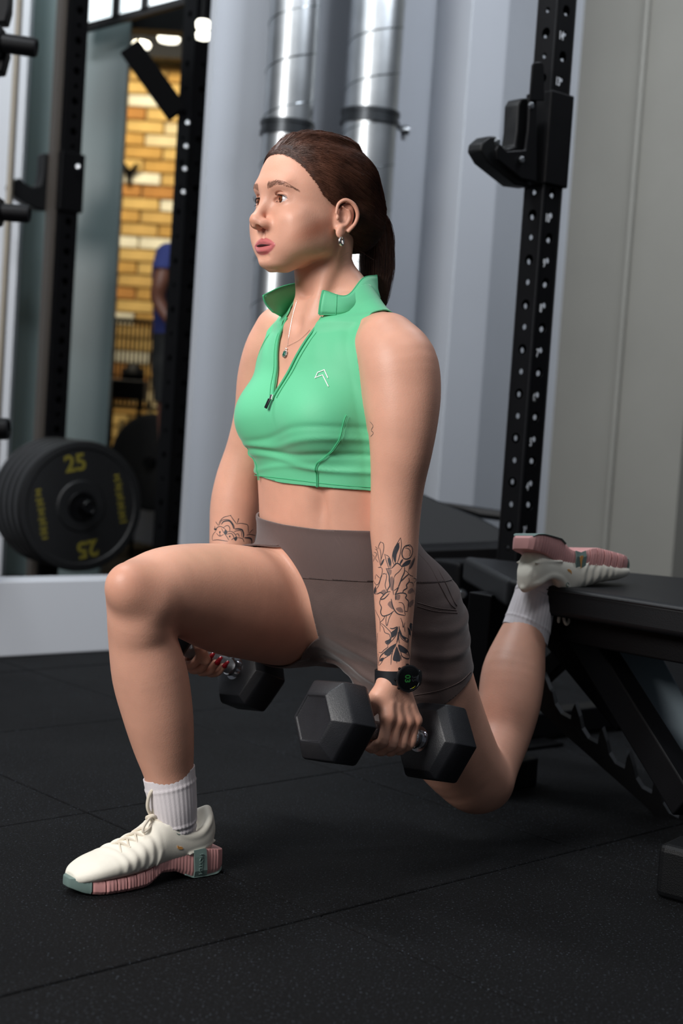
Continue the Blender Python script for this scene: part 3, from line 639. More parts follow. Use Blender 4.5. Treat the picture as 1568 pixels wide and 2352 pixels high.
ps_ = empty('plate_stand', un(362, 1060, 6.62) * [1, 1, 0], 'black stand carrying the plates stacked behind', 'stand'); pz_ = un(362, 1062, 6.6); MB().box((pz_[0] + .02, pz_[1] + .16, pz_[2] / 2 + .02), .03, .03, pz_[2] / 2 + .02).build('post', M_black, ps_); MB().lathe(pz_ - P2 * .2, P2, [(0, .024), (.30, .024)], n=16).build('peg', M_black, ps_, smooth=True)
# ================================================================ PERSON
Fv, Lv = -E1, E2                      # the way she faces, her left
PEL = un(795, 1375, 2.46)
PR = np.array([PEL[0], PEL[1], 0.0])
person = empty('person', (PR[0], PR[1], 0), 'woman in green crop top and brown shorts doing a split squat with two dumbbells', 'person')
def pt(x, y, Y, rpx=None, xr=None, yr=None):
    """pixel + depth -> point (+ radius given in pixels)"""
    p = un(x, y, Y); return [p[0], p[1], p[2], (rpx / FPX * Y if rpx else 0)]
def lim(rows, **k): return Tube([pt(*r) for r in rows], **k)
def TP(l, f, h): return PEL + Lv * l + Fv * f + Z * h

torso_st = [(-.105, 0, -.03, .085, .060), (-.07, 0, -.025, .135, .095), (-.02, 0, -.012, .160, .115), (.03, 0, .002, .165, .116), (.08, 0, .022, .160, .112),
            (.13, 0, .037, .152, .107), (.17, 0, .044, .150, .106), (.22, 0, .050, .152, .107), (.27, 0, .056, .154, .107), (.33, 0, .061, .156, .106),
            (.39, 0, .064, .155, .100), (.43, 0, .068, .140, .086), (.465, 0, .072, .105, .066), (.50, 0, .080, .065, .050)]
torso = Loft(PEL, Lv, Fv, Z, [s + (2.25,) for s in torso_st], k=.02)
bust = [Ell(TP(s * .066, .138, .305), (.064, .056, .060), ax=[Lv, Fv, Z], k=.035) for s in (-1, 1)]
bustmid = Ell(TP(0, .135, .315), (.07, .040, .055), ax=[Lv, Fv, Z], k=.03)
lats = [Tube([list(TP(s * .118, .03, .37)) + [.042], list(TP(s * .112, .04, .28)) + [.04]], k=.03, sub=1) for s in (-1, 1)]
traps = [Tube([list(TP(s * .03, .065, .525)) + [.032], list(TP(s * .085, .060, .474)) + [.030], list(TP(s * .135, .066, .446)) + [.034]], k=.03) for s in (-1, 1)]
glutes = [Ell(TP(.085, -.09, -.035), (.085, .075, .095), ax=[Lv, Fv, Z], k=.03), Ell(TP(-.085, -.07, -.05), (.08, .075, .085), ax=[Lv, Fv, Z], k=.03)]
abs_dip = [Ell(TP(.078, .150, .15), (.010, .022, .05), ax=[Lv, Fv, Z], k=.025, op='s')]
navel = Ell(TP(.078, .140, .16), (.008, .014, .022), ax=[Lv, Fv, Z], k=.008, op='s')
clav = [Tube([list(TP(s * .016, .138, .452)) + [.007], list(TP(s * .06, .128, .462)) + [.007], list(TP(s * .12, .090, .468)) + [.009]], k=.016) for s in (-1, 1)]
# limbs traced as centre, depth, radius in pixels
thighR = lim([(720, 1392, 2.55, 128), (660, 1398, 2.49, 132), (590, 1388, 2.42, 130), (520, 1376, 2.35, 127), (440, 1358, 2.27, 110), (380, 1352, 2.215, 96), (335, 1362, 2.18, 86)], k=.03)
shinR = lim([(330, 1372, 2.175, 84), (324, 1420, 2.18, 78), (327, 1470, 2.195, 78), (344, 1550, 2.21, 87), (361, 1630, 2.22, 82), (374, 1700, 2.23, 72), (386, 1765, 2.24, 59), (396, 1830, 2.245, 51), (402, 1885, 2.25, 46), (404, 1905, 2.25, 40)], k=.012)
kneecapR = Ell(un(290, 1345, 2.13), (.03, .028, .032), k=.03)
thighL = lim([(900, 1400, 2.42, 140), (930, 1480, 2.42, 138), (958, 1570, 2.43, 131), (1005, 1660, 2.46, 112), (1060, 1750, 2.49, 92), (1098, 1788, 2.52, 80)], k=.03)
kneecapL = Ell(un(1085, 1815, 2.49), (.032, .03, .03), k=.03)
shinL = lim([(1108, 1790, 2.53, 74), (1128, 1750, 2.56, 66), (1152, 1690, 2.60, 66), (1168, 1620, 2.63, 72), (1178, 1550, 2.66, 73), (1192, 1490, 2.69, 60), (1208, 1440, 2.71, 50), (1222, 1400, 2.73, 45), (1230, 1360, 2.735, 40)], k=.006)
armL = lim([(890, 795, 2.295, 76), (914, 838, 2.28, 90), (922, 895, 2.272, 90), (924, 960, 2.262, 82), (921, 1030, 2.258, 72), (914, 1100, 2.262, 63), (909, 1160, 2.265, 59), (906, 1215, 2.265, 57), (907, 1280, 2.26, 52), (906, 1350, 2.255, 49), (905, 1430, 2.25, 43), (904, 1500, 2.245, 38.5), (903, 1560, 2.24, 36)], k=.016)
armR = lim([(645, 765, 2.53, 62), (622, 810, 2.54, 62), (605, 870, 2.555, 60), (594, 950, 2.57, 56), (574, 1030, 2.585, 54), (551, 1100, 2.59, 55), (541, 1160, 2.59, 58), (535, 1220, 2.585, 54), (525, 1300, 2.57, 46), (505, 1400, 2.555, 36), (492, 1455, 2.55, 32)], k=.016)

# ---- head, in its own frame
FH = nrm([-.80, -.60, .045]); LH = nrm(np.cross(Z, FH)); UH = np.cross(FH, LH); HS = 1.02
EYE = un(619.5, 460, 2.335); HO = EYE - FH * .072 * HS
HAX = [LH, FH, UH]
def HP(l, f, u): return HO + (LH * l + FH * f + UH * u) * HS
def hloc(P): return ((np.asarray(P) - HO) @ np.array(HAX).T) / HS
def HE(c, r, k=.01, op='u', rot=None):
    ax = np.array(HAX)
    if rot is not None: ax = np.array(rot, float) @ ax; ax = np.array([nrm(a) for a in ax])
    return Ell(HP(*c), np.array(r) * HS, ax=ax, k=k * HS, op=op)
def HT(rows, k=.006, op='u', sub=4): return Tube([list(HP(*r[:3])) + [r[3] * HS] for r in rows], k=k * HS, op=op, sub=sub)
hs = [(-.108, .040, .014, .014), (-.103, .042, .026, .024), (-.095, .038, .036, .033), (-.083, .031, .047, .042), (-.068, .024, .056, .050), (-.050, .016, .0625, .058), (-.030, .003, .0675, .0735),
      (-.010, -.006, .0715, .086), (.010, -.008, .074, .091), (.030, -.009, .0755, .0940), (.055, -.011, .0735, .0905), (.078, -.012, .067, .080), (.095, -.012, .054, .063), (.107, -.012, .036, .042), (.113, -.012, .016, .018)]
def hstack(s): return (s[0] * HS, 0, s[1] * HS, s[2] * HS, s[3] * HS, 2.18)
skull = Loft(HO, LH, FH, UH, [hstack(s) for s in hs], k=.01)
face = [skull,
    HE((0, .0585, -.0965), (.018, .013, .012), .016),                      # chin
    HE((0, .053, -.072), (.030, .022, .024), .014),                       # muzzle
    *[HE((s * .042, .052, -.030), (.022, .021, .018), .020) for s in (-1, 1)],   # cheekbones
    *[HE((s * .047, .004, -.062), (.012, .024, .014), .022) for s in (-1, 1)],   # jaw angle
    *[HE((s * .036, .046, -.058), (.020, .020, .024), .024) for s in (-1, 1)], *[HE((s * .050, .024, -.046), (.015, .032, .028), .024) for s in (-1, 1)],   # cheek
    HE((0, .071, .022), (.043, .014, .012), .015),                        # brow
    *[HE((s * .032, .0850, -.001), (.0165, .012, .0105), .012, 's') for s in (-1, 1)],   # sockets
    *[HE((s * .031, .0610, 0), (.0142, .0142, .0142), .006) for s in (-1, 1)],     # lids
    HT([(0, .074, .016, .0080), (0, .0790, 0, .0070), (0, .0860, -.016, .0072), (0, .0935, -.031, .0078)], .014),
    HE((0, .0955, -.0370), (.0084, .0082, .0074), .010),                    # nose tip
    *[HE((s * .0125, .0835, -.0410), (.0058, .0105, .0062), .013) for s in (-1, 1)],     # wings
    HE((0, .0910, -.0455), (.0040, .0095, .0036), .004),
    *[HE((s * .0076, .0910, -.0462), (.0036, .0062, .0042), .002, 's') for s in (-1, 1)], # nostrils
]
FBASE = Field(face)
def fsurf(l, u):
    p = HP(l, .13, u)[None]
    for _ in range(14): p = p - FH * np.clip(FBASE(p), -.02, .02)[:, None] * .9
    return float(hloc(p[0])[1])
def onface(rows, k, op='u'): return HT([(l, fsurf(l, u) + pr - r, u, r) for l, u, r, pr in rows], k, op)
lipU = onface([(-.0270, -.0722, .0014, .0002), (-.018, -.0695, .0036, .0016), (-.006, -.0662, .0038, .0026), (0, -.0671, .0036, .0026), (.006, -.0662, .0038, .0026), (.018, -.0695, .0036, .0016), (.0270, -.0722, .0014, .0002)], .0025)
lipD = onface([(-.0260, -.0735, .0014, .0002), (-.015, -.0785, .0044, .0020), (0, -.0805, .0054, .0032), (.015, -.0785, .0044, .0020), (.0260, -.0735, .0014, .0002)], .0025)
mouth = onface([(-.022, -.0728, .0006, .0008), (-.010, -.0727, .0013, .0036), (0, -.0730, .0021, .0048), (.010, -.0727, .0013, .0036), (.022, -.0728, .0006, .0008)], .0012, 's')
underlip = onface([(-.012, -.0895, .002, .0015), (0, -.0905, .003, .002), (.012, -.0895, .002, .0015)], .008, 's')
philt = onface([(0, -.0545, .0016, .0014), (0, -.0605, .0020, .0016)], .004, 's')
lids_open = [HE((s * .0312, .0750, -.0006), (.0146, .0118, .0060), .0015, 's', rot=[(1, 0, s * .10), (0, 1, 0), (-s * .10, 0, 1)]) for s in (-1, 1)]
crease = [HT([(s * .0195, .0735, .0055, .0006), (s * .026, .0755, .0092, .0010), (s * .034, .0730, .0095, .0010), (s * .0425, .0650, .0060, .0006)], .003, 's') for s in (-1, 1)]
def ear(s):
    E = [HE((s * .0755, -.022, -.016), (.0055, .0155, .0250), .006, rot=[(1, s * .35, 0), (-s * .35, 1, .22), (0, -.22, 1)])]
    e = lambda f, u, l=.0: (s * (.079 + l), f + .012, u * .92 - .003)
    E.append(HT([e(-.016, -.010, -.001) + (.0022,), e(-.018, .006) + (.0028,), e(-.029, .0145, .003) + (.0034,), e(-.043, .009, .007) + (.0034,), e(-.0505, -.006, .009) + (.0032,), e(-.049, -.022, .007) + (.0030,), e(-.041, -.036, .003) + (.0030,)], .003))
    E.append(HT([e(-.026, .003, .0005) + (.0016,), e(-.036, -.002, .003) + (.0024,), e(-.040, -.014, .004) + (.0026,), e(-.036, -.026, .002) + (.0024,), e(-.028, -.031, 0) + (.0022,)], .003))
    E.append(HE(e(-.027, -.0415, -.001), (.0040, .0070, .0085), .008))
    E.append(HE(e(-.0275, -.014, .0035), (.0062, .0060, .0095), .003, 's'))
    E.append(HE(e(-.033, .0045, .0045), (.004, .006, .004), .003, 's'))
    E.append(HE(e(-.0185, -.0175, .0005), (.0028, .0030, .0045), .004))
    return E
neck = Tube([list(HP(0, -.040, -.045)) + [.050], list(HP(0, -.044, -.085)) + [.0495], list(TP(0, .072, .515)) + [.052], list(TP(0, .075, .46)) + [.062]], k=.016)
scm = [Tube([list(HP(s * .048, -.036, -.055)) + [.007], list(TP(s * .014, .132, .462)) + [.009]], k=.016, sub=1) for s in (-1, 1)]
pit = Ell(TP(0, .158, .462), (.014, .014, .012), k=.014, op='s')
headprims = face + [lipU, lipD, mouth, underlip, philt] + lids_open + crease

# ---- hands: knuckles on the outer side, fingers closing under and round the handle
def hand(G, wrist, hax, out, thumb_dir=1):
    """G grip centre, hax handle axis towards the index finger, out = away from the body"""
    G = np.asarray(G, float); hax = nrm(hax); out = nrm(out - hax * (out @ hax)); dn = nrm(np.cross(hax, out)); dn = dn if dn[2] < 0 else -dn
    pr = []; q = lambda a, o, d: G + hax * a + out * o + dn * d
    kn = {}
    specs = [(.031, .0092, .000, 1.0), (.0105, .0096, .0025, 1.06), (-.0105, .0090, .001, 1.0), (-.0300, .0080, -.004, .88)]
    for i, (a, r, dz, s) in enumerate(specs):
        K = q(a, .027, -.024 + dz); P1 = q(a * .98, .0275, .012 * s + dz * .5); P2 = q(a * .95, .006, .0275 * s); P3 = q(a * .93, -.016, .0215 * s); P4 = q(a * .92, -.0245, .006)
        pr.append(Tube([list(K) + [r * 1.12], list(K * .5 + P1 * .5) + [r * .98], list(P1) + [r], list(P1 * .45 + P2 * .55) + [r * .93], list(P2) + [r * .93], list(P3) + [r * .86], list(P4) + [r * .74]], k=.0035, sub=3))
        W = np.asarray(wrist) + hax * a * .45; M = W * .45 + K * .55 + out * .003
        pr.append(Tube([list(W) + [.0155], list(M - out * .006) + [.0145], list(K - out * .003 - dn * .004) + [r * 1.25]], k=.010, sub=3)); kn[i] = (K, P3, P4, r)
        pr.append(Tube([list(M + out * .006) + [.0022], list(K + out * .0052) + [.0028]], k=.006, sub=1))           # tendon
    W = np.asarray(wrist)
    B = W * .5 + q(.034, .008, -.03) * .5 + hax * .016; T1 = q(.040, -.008, -.030); T2 = q(.036, -.028, -.008); T3 = q(.018, -.033, .008)
    pr.append(Tube([list(W + hax * .010) + [.016], list(B) + [.0165], list(T1) + [.0125], list(T2) + [.0105], list(T3) + [.0088]], k=.008, sub=3))
    return pr, kn, (T2, T3), dn
GL = un(888, 1683, 2.24); GR = un(470, 1507, 2.525); AXL = nrm(Fv * .974 + Z * .227); AXR = nrm(Fv * .93 + Z * .36)
hL, knL, thL, dnL = hand(GL, un(904, 1572, 2.238), AXL, Lv)
hR, knR, thR, dnR = hand(GR, un(486, 1440, 2.55), AXR, -Lv)
veins = []
armcommon = [armL, armR] + hL + hR
BODY = Field([torso, *bust, bustmid, *lats, *traps, *clav, *glutes, neck, *scm, thighR, shinR, kneecapR, thighL, kneecapL, armL, armR])
BODY.add(shinL, *abs_dip, navel, pit, *hL, *hR)
FULL = Field(BODY.p + headprims + ear(-1) + ear(1))
print('TIME 30_body.py', _t.time() - _T0)
ZN = float(TP(0, 0, .52)[2]); STERN = TP(0, .13, .43)
WRL = un(904, 1545, 2.242); WRR = un(488, 1432, 2.55)
def fine_head(C):
    return (C[:, 2] > ZN) & (np.linalg.norm(C - HO, axis=1) < .28) | (np.linalg.norm(C - STERN, axis=1) < .10)
def fine_hand(C): return (np.linalg.norm(C - GL, axis=1) < np.linalg.norm(WRL - GL)) | (np.linalg.norm(C - GR, axis=1) < np.linalg.norm(WRR - GR))
def part(F, lo, hi, h, keepf):
    V, Q = surfnet(F, lo, hi, h, keep=lambda c, R: keepf(c, R)); return V, Q
q = PEL
hh, hb, hd = HRES
Vb, Qb = surfnet(BODY, q + [-.65, -.6, -.42], q + [.55, .6, .66], hb)
cb = Vb[Qb].mean(1); m = ~(fine_head(cb) | fine_hand(cb)); Vb, Qb = compact(Vb, Qb[m])
Vh, Qh = surfnet(FULL, HO - [.2, .2, .34], HO + [.2, .2, .16], hh, keep=lambda c, R: fine_head(c) | (np.abs(c[:, 2] - ZN) < R) & (np.linalg.norm(c - HO, axis=1) < .28) | (np.linalg.norm(c - STERN, axis=1) < .10 + R))
cb = Vh[Qh].mean(1); m = (cb[:, 2] > ZN - hb * 1.2) & (np.linalg.norm(cb - HO, axis=1) < .29) | (np.linalg.norm(cb - STERN, axis=1) < .10 + hb * 1.2); Vh, Qh = compact(Vh, Qh[m])
VV, QQ = [Vb, Vh], [Qb, Qh + len(Vb)]
n0 = len(Vb) + len(Vh)
for G_, W_ in ((GL, WRL), (GR, WRR)):
    rr = float(np.linalg.norm(W_ - G_))
    Vd, Qd = surfnet(BODY, G_ - .13, G_ + .13, hd, keep=lambda c, R: np.linalg.norm(c - G_, axis=1) < rr + R)
    cb = Vd[Qd].mean(1); Vd, Qd = compact(Vd, Qd[np.linalg.norm(cb - G_, axis=1) < rr + hb * 1.2]); VV.append(Vd); QQ.append(Qd + n0); n0 += len(Vd)
Vs = np.concatenate(VV); Qs = np.concatenate(QQ)
body = mesh_obj('body', Vs, Qs, M_skin, person, smooth=True)
# colour masks on the skin: r lips, g warm tone, b brow
lp = hloc(Vs); msk = np.zeros((len(Vs), 4), np.float32); msk[:, 3] = 1
near = np.linalg.norm(Vs - HP(0, .078, -.07), axis=1) < .045
dl = np.minimum(lipU.d(Vs[near].astype(np.float32)), lipD.d(Vs[near].astype(np.float32)))
msk[near, 0] = np.clip(1 - (dl - .0010) / .0014, 0, 1)
ss = lambda x: np.clip(x, 0, 1) ** 2 * (3 - 2 * np.clip(x, 0, 1))
ln_m = lp[near]; msk[near, 0] = np.maximum(msk[near, 0], np.clip(1 - (mouth.d(Vs[near].astype(np.float32)) - .0012) / .001, 0, 1) * (np.abs(ln_m[:, 0]) < .024))
al = np.abs(lp[:, 0]); ch = ss(1.15 - np.sqrt(((al - .060) / .026) ** 2 + ((lp[:, 1] - .026) / .040) ** 2 + ((lp[:, 2] + .040 - (lp[:, 1] - .02) * -.45) / .022) ** 2))
nose = ss(1.1 - np.linalg.norm(lp - [0, .100, -.039], axis=1) / .018) * .35
kn_ = sum(ss(1.2 - np.linalg.norm(Vs - k[0], axis=1) / .016) for kk in (knL, knR) for k in kk.values()) * .5
kne = ss(1.2 - np.linalg.norm(Vs - un(300, 1330, 2.13), axis=1) / .06) * .25
earm = ss(1.2 - np.linalg.norm(lp - [.08, -.036, -.01], axis=1) / .035) * .35
msk[:, 1] = np.clip(ch * 1.0 + nose + kn_ + kne + earm, 0, 1)
ca = body.data.color_attributes.new('skinmask', 'FLOAT_COLOR', 'POINT'); ca.data.foreach_set('color', msk.ravel())
print('TIME 31_bodymesh.py', _t.time() - _T0)
# ---------------------------------------------------------------- eyes, brows, lashes
def eye_mat():
    m = bpy.data.materials.new('eyeball'); m.use_nodes = True; nt = m.node_tree; b = nt.nodes['Principled BSDF']; b.inputs['Roughness'].default_value = .12
    b.inputs['Coat Weight'].default_value = .3; b.inputs['Specular IOR Level'].default_value = .35; tc = nt.nodes.new('ShaderNodeTexCoord'); sp = nt.nodes.new('ShaderNodeSeparateXYZ'); nt.links.new(tc.outputs['Object'], sp.inputs[0])
    # radial distance from the optical axis (local Z)
    ln = nt.nodes.new('ShaderNodeVectorMath'); ln.operation = 'LENGTH'; cx = nt.nodes.new('ShaderNodeCombineXYZ'); nt.links.new(sp.outputs[0], cx.inputs[0]); nt.links.new(sp.outputs[1], cx.inputs[1]); nt.links.new(cx.outputs[0], ln.inputs[0])
    r = nt.nodes.new('ShaderNodeValToRGB'); r.color_ramp.interpolation = 'LINEAR'; mr = nt.nodes.new('ShaderNodeMapRange'); mr.inputs[2].default_value = .010; nt.links.new(ln.outputs['Value'], mr.inputs[0]); nt.links.new(mr.outputs[0], r.inputs[0])
    e = r.color_ramp.elements; e[0].position = 0; e[0].color = lin('050404'); e[1].position = 1; e[1].color = lin('DDD6D6')
    for p, c in ((.20, '070505'), (.24, '6B3A20'), (.48, '6A3A20'), (.60, '20120C'), (.66, 'D2CACB')): x = e.new(p); x.color = lin(c)
    nt.links.new(r.outputs[0], b.inputs['Base Color']); return m
M_eye = eye_mat()
GAZE = nrm(FH * 1.0 + LH * -.10 - UH * .02)
for s in (-1, 1):
    c = HP(s * .031, .0610, 0)
    bm = bmesh.new(); bmesh.ops.create_uvsphere(bm, u_segments=32, v_segments=24, radius=.0122 * HS); me = bpy.data.meshes.new('eye'); 
    for v in bm.verts:
        if v.co.z > 0:
            rr = math.hypot(v.co.x, v.co.y); v.co.z += max(0, .0010 * (1 - (rr / .006) ** 2))
    bm.to_mesh(me); bm.free(); me.shade_smooth(); me.materials.append(M_eye)
    eo = bpy.data.objects.new('eye', me); COL.objects.link(eo); eo.rotation_euler = Vector(GAZE).to_track_quat('Z', 'Y').to_euler(); eo.location = tuple(c); put(eo, person)
def hairs(name, curves, mat, parent):
    """list of (points, radius) -> 3-sided tapering hairs in one mesh"""
    VL, FL, b0 = [], [], 0; by = {}
    for pts, rr in curves: by.setdefault(len(pts), []).append((np.asarray(pts, float), rr))
    for n, lst in by.items():
        A = np.stack([a for a, _ in lst]); R0 = np.array([r for _, r in lst]); m = len(A)
        T = np.empty_like(A); T[:, 1:-1] = A[:, 2:] - A[:, :-2]; T[:, 0] = A[:, 1] - A[:, 0]; T[:, -1] = A[:, -1] - A[:, -2]; T /= np.linalg.norm(T, axis=2, keepdims=True) + 1e-9
        a = np.cross(T, [.31, .2, .93]); a /= np.linalg.norm(a, axis=2, keepdims=True) + 1e-9; bb = np.cross(T, a)
        rad_ = R0[:, None] * (1 - .75 * np.arange(n) / (n - 1))[None]
        V = np.stack([A + rad_[..., None] * (a * math.cos(2.094 * k) + bb * math.sin(2.094 * k)) for k in range(3)], 2)   # m,n,3,3
        idx = b0 + np.arange(m * n * 3).reshape(m, n, 3); nx = np.roll(idx, -1, axis=2)
        FL.append(np.stack([idx[:, :-1], nx[:, :-1], nx[:, 1:], idx[:, 1:]], -1).reshape(-1, 4)); VL.append(V.reshape(-1, 3)); b0 += m * n * 3
    return mesh_obj(name, np.concatenate(VL), np.concatenate(FL), mat, parent, smooth=True)
random.seed(7); R_ = random.uniform; FACEF = Field([p for p in headprims if p.op == 'u'])
for s in (-1, 1):   # brows
    cs = []
    path = cr([(.0135, .0905, .0165), (.023, .088, .0195), (.034, .081, .0225), (.045, .068, .0200), (.055, .055, .0140)], 10); ts = np.linspace(0, 1, len(path))
    for _ in range(420):
        t = R_(0, 1); w_ = (.0042 * (1 - t) + .0008); p = [np.interp(t, ts, path[:, k]) for k in range(3)]
        p = HP(s * p[0], p[1], p[2] + R_(-1, 1) * w_); d = HP(s * np.interp(min(t + .1, 1), ts, path[:, 0]), 0, np.interp(min(t + .1, 1), ts, path[:, 2])) - HP(s * np.interp(t, ts, path[:, 0]), 0, np.interp(t, ts, path[:, 2]))
        d = nrm(nrm(d) * (.35 + t) + UH * (.9 - t * 1.0)) if np.linalg.norm(d) > 1e-6 else LH * s; L_ = R_(.004, .007)
        cs.append(np.array([p + d * L_ * q for q in (0, .5, 1)]))
    A_ = np.array(cs); A_ = onto(FACEF, A_.reshape(-1, 3), .0003, 3).reshape(A_.shape); hairs('eyebrow', [(a_, .00014) for a_ in A_], M_brow, person)
for s in (-1, 1):   # lashes
    cs = []
    for up, n, ln_ in ((1, 34, .0072), (-1, 22, .0034)):
        for i in range(n):
            t = (i + .5) / n * 2 - 1; x = t * .0138; zz = .0054 * math.sqrt(max(0, 1 - t * t)) * up
            base = HP(s * .0312 + x, .0610 + math.sqrt(max(1e-8, .0146 ** 2 - x * x - zz * zz)), zz - .0004 + s * x * -.10)
            d = nrm(FH * 1.0 + LH * (t * .55) + UH * up * .30); q1 = base + d * ln_ * .5 - UH * up * .0006; q2 = base + d * ln_ * .95 + UH * up * (.35 * ln_)
            cs.append((cr([base, q1, q2], 3), .00017))
    xs_ = np.linspace(-.98, .98, 15); cs += [(np.array([HP(s * .0312 + t * .0142, .0610 + math.sqrt(max(1e-8, .0157 ** 2 - (t * .0142) ** 2 - (.0054 * math.sqrt(1 - t * t)) ** 2)), .0060 * math.sqrt(1 - t * t) - .0002 - t * .0142 * .10 * s) for t in xs_]), .0010)]
    hairs('eyelashes', cs, M_lash, person)
mr_ = [(-.0175, .0004), (-.012, .0011), (-.005, .0016), (.002, .0017), (.009, .0012), (.015, .0006), (.0195, .0003)]
mc_ = cr([[*HP(l, fsurf(l, -.0729) + .0023 * (1 - (l / .024) ** 2), -.0729), r * HS] for l, r in mr_], 5); MB().tube(mc_[:, :3], list(mc_[:, 3]), n=12).build('mouth_interior', M_inner, person, smooth=True)

# ---------------------------------------------------------------- hair
def polysd(X, Y, poly):
    P = np.asarray(poly, float); n = len(P); d = np.full(len(X), 1e9); ins = np.zeros(len(X), bool)
    for i in range(n):
        a = P[i]; b = P[(i + 1) % n]; e = b - a; wx, wy = X - a[0], Y - a[1]; t = np.clip((wx * e[0] + wy * e[1]) / (e @ e), 0, 1)
        d = np.minimum(d, (wx - e[0] * t) ** 2 + (wy - e[1] * t) ** 2)
        c = ((a[1] > Y) != (b[1] > Y)) & (X < (b[0] - a[0]) * (Y - a[1]) / (b[1] - a[1] + 1e-12) + a[0]); ins ^= c
    return np.sqrt(d) * np.where(ins, 1, -1)
HLINE = [(.0760, .078), (.0660, .067), (.052, .050), (.038, .033), (.022, .014), (.006, .003), (-.008, .002), (-.022, .010), (-.038, .010), (-.047, -.002), (-.052, -.022), (-.052, -.045), (-.060, -.066), (-.075, -.082), (-.16, -.09), (-.16, .16), (.14, .16), (.14, .088)]
TIE = np.array([0, -.122, -.008])
HF = Field([skull])
def hair_sd(P): q = hloc(P); return polysd(q[:, 1], q[:, 2], HLINE)
def hair_post(P, d):
    q = hloc(P); sd = polysd(q[:, 1], q[:, 2], HLINE); g = np.clip(sd / .035, 0, 1)
    back = np.clip((.0 - q[:, 1]) / .09, 0, 1)
    off = .0008 + .0065 * np.sqrt(g) + .010 * back * g * np.clip((q[:, 2] + .07) / .05, 0, 1)
    # combed grooves running towards the tie
    v = q - TIE; th = np.arctan2(v[:, 0], v[:, 2] + .02); rr = np.linalg.norm(v, axis=1)
    gr = (np.sin(th * 46 + rr * 22) * .45 + np.sin(th * 97 + 1.3 + rr * 31) * .3 + np.sin(th * 23 + rr * 9) * .5) * .0007 * g
    part_ = np.exp(-(q[:, 0] / .0022) ** 2) * np.clip((q[:, 1] + .01) / .03, 0, 1) * .0006 * g
    return d - (off + gr - part_).astype(np.float32) * HS
HF.post = hair_post
HF.p = [skull]
bun = Field([Ell(HP(0, -.112, -.008), (.034, .022, .036), ax=HAX, k=.02)]); bun.p = [skull, HE((0, -.100, -.004), (.040, .024, .040), .03)]; bun.post = hair_post
Vq, Qq = surfnet(bun, HO - [.16, .17, .14], HO + [.18, .17, .17], .0016)
Vq, Qq = clipmesh(Vq, Qq, hair_sd(Vq))
hair = mesh_obj('hair', Vq, Qq, M_hair, person, smooth=True)
# strands combed back over the cap into the tie
def capsurf(P, off): return onto(bun, P, off, 3)
random.seed(11); rs_ = np.random.RandomState(5); sdv = hair_sd(Vq); edge_ = np.where(sdv < .009)[0]; ev_ = np.where(hloc(Vq)[:, 2] > -.05)[0]
P0 = np.concatenate([Vq[rs_.choice(edge_, 4200)], Vq[rs_.choice(ev_, 4000)]]) + rs_.uniform(-.0015, .0015, (8200, 3)); N_ = 12
P0 = P0[hloc(P0)[:, 1] > -.105]; tj = np.array([HP(R_(-.012, .012), TIE[1] + .006, TIE[2] + R_(-.012, .012)) for _ in range(len(P0))])
CC = HP(0, -.012, .02); sgn = np.sign(hloc(P0)[:, 0]); D0 = P0 - CC; D0 /= np.linalg.norm(D0, axis=1, keepdims=True); D1 = tj - CC; D1 /= np.linalg.norm(D1, axis=1, keepdims=True)
def march(D, off):
    P = CC + D * .09
    for _ in range(7): P = P - D * np.clip(bun(P) - off, -.02, .02)[:, None]
    return P
fr_ = np.clip((hloc(P0)[:, 1] + .02) / .08, 0, 1); rows = []; bend = np.array([R_(.15, .40) for _ in P0]) * fr_
for k in range(N_):
    t = k / (N_ - 1); om = np.arccos(np.clip((D0 * D1).sum(1), -1, 1)); D = (np.sin((1 - t) * om) / np.sin(om))[:, None] * D0 + (np.sin(t * om) / np.sin(om))[:, None] * D1
    D = D + (LH[None] * (sgn * bend)[:, None] - UH[None] * (bend * .35)[:, None]) * math.sin(math.pi * t) ** 1.0; D /= np.linalg.norm(D, axis=1, keepdims=True)
    P = march(D, .0013 + .0008 * np.sin(np.arange(len(D)) * 1.7) if k else .0002); rows.append(P if k < N_ - 1 else P * .5 + tj * .5)
A_ = np.stack(rows, 1)
hairs('hair_strands', [(A_[i], .00033) for i in range(len(A_))], M_strand, person)['kind'] = 'stuff'
# ponytail: a shaped mass and loose strands round it
pk = [(846, 480, 2.455, 18), (860, 500, 2.465, 27), (866, 535, 2.475, 33), (866, 575, 2.475, 37), (866, 620, 2.47, 36), (865, 655, 2.465, 30), (870, 690, 2.46, 19), (872, 712, 2.455, 7)]
pt_ = Field([lim(pk, k=.01)])
pax = cr([un(a, b, c) for a, b, c, d in pk], 6)
def pony_post(P, d):
    j = np.argmin(np.linalg.norm(P[:, None, :] - pax[None, ::3], axis=2), 1); v = P - pax[::3][j]; th = np.arctan2(v @ RT, v @ FW)
    return d - ((np.sin(th * 17 + P[:, 2] * 40) * .5 + np.sin(th * 41 + P[:, 2] * 60 + 1) * .35) * .0011).astype(np.float32)
pt_.post = pony_post
c_ = un(868, 600, 2.47); Vp, Qp = surfnet(pt_, c_ - [.09, .09, .13], c_ + [.09, .09, .13], .002)
mesh_obj('ponytail', Vp, Qp, M_hair, person, smooth=True)
cs = []; PKc = cr([[*un(a, b, c), d / FPX * c] for a, b, c, d in pk], 4)
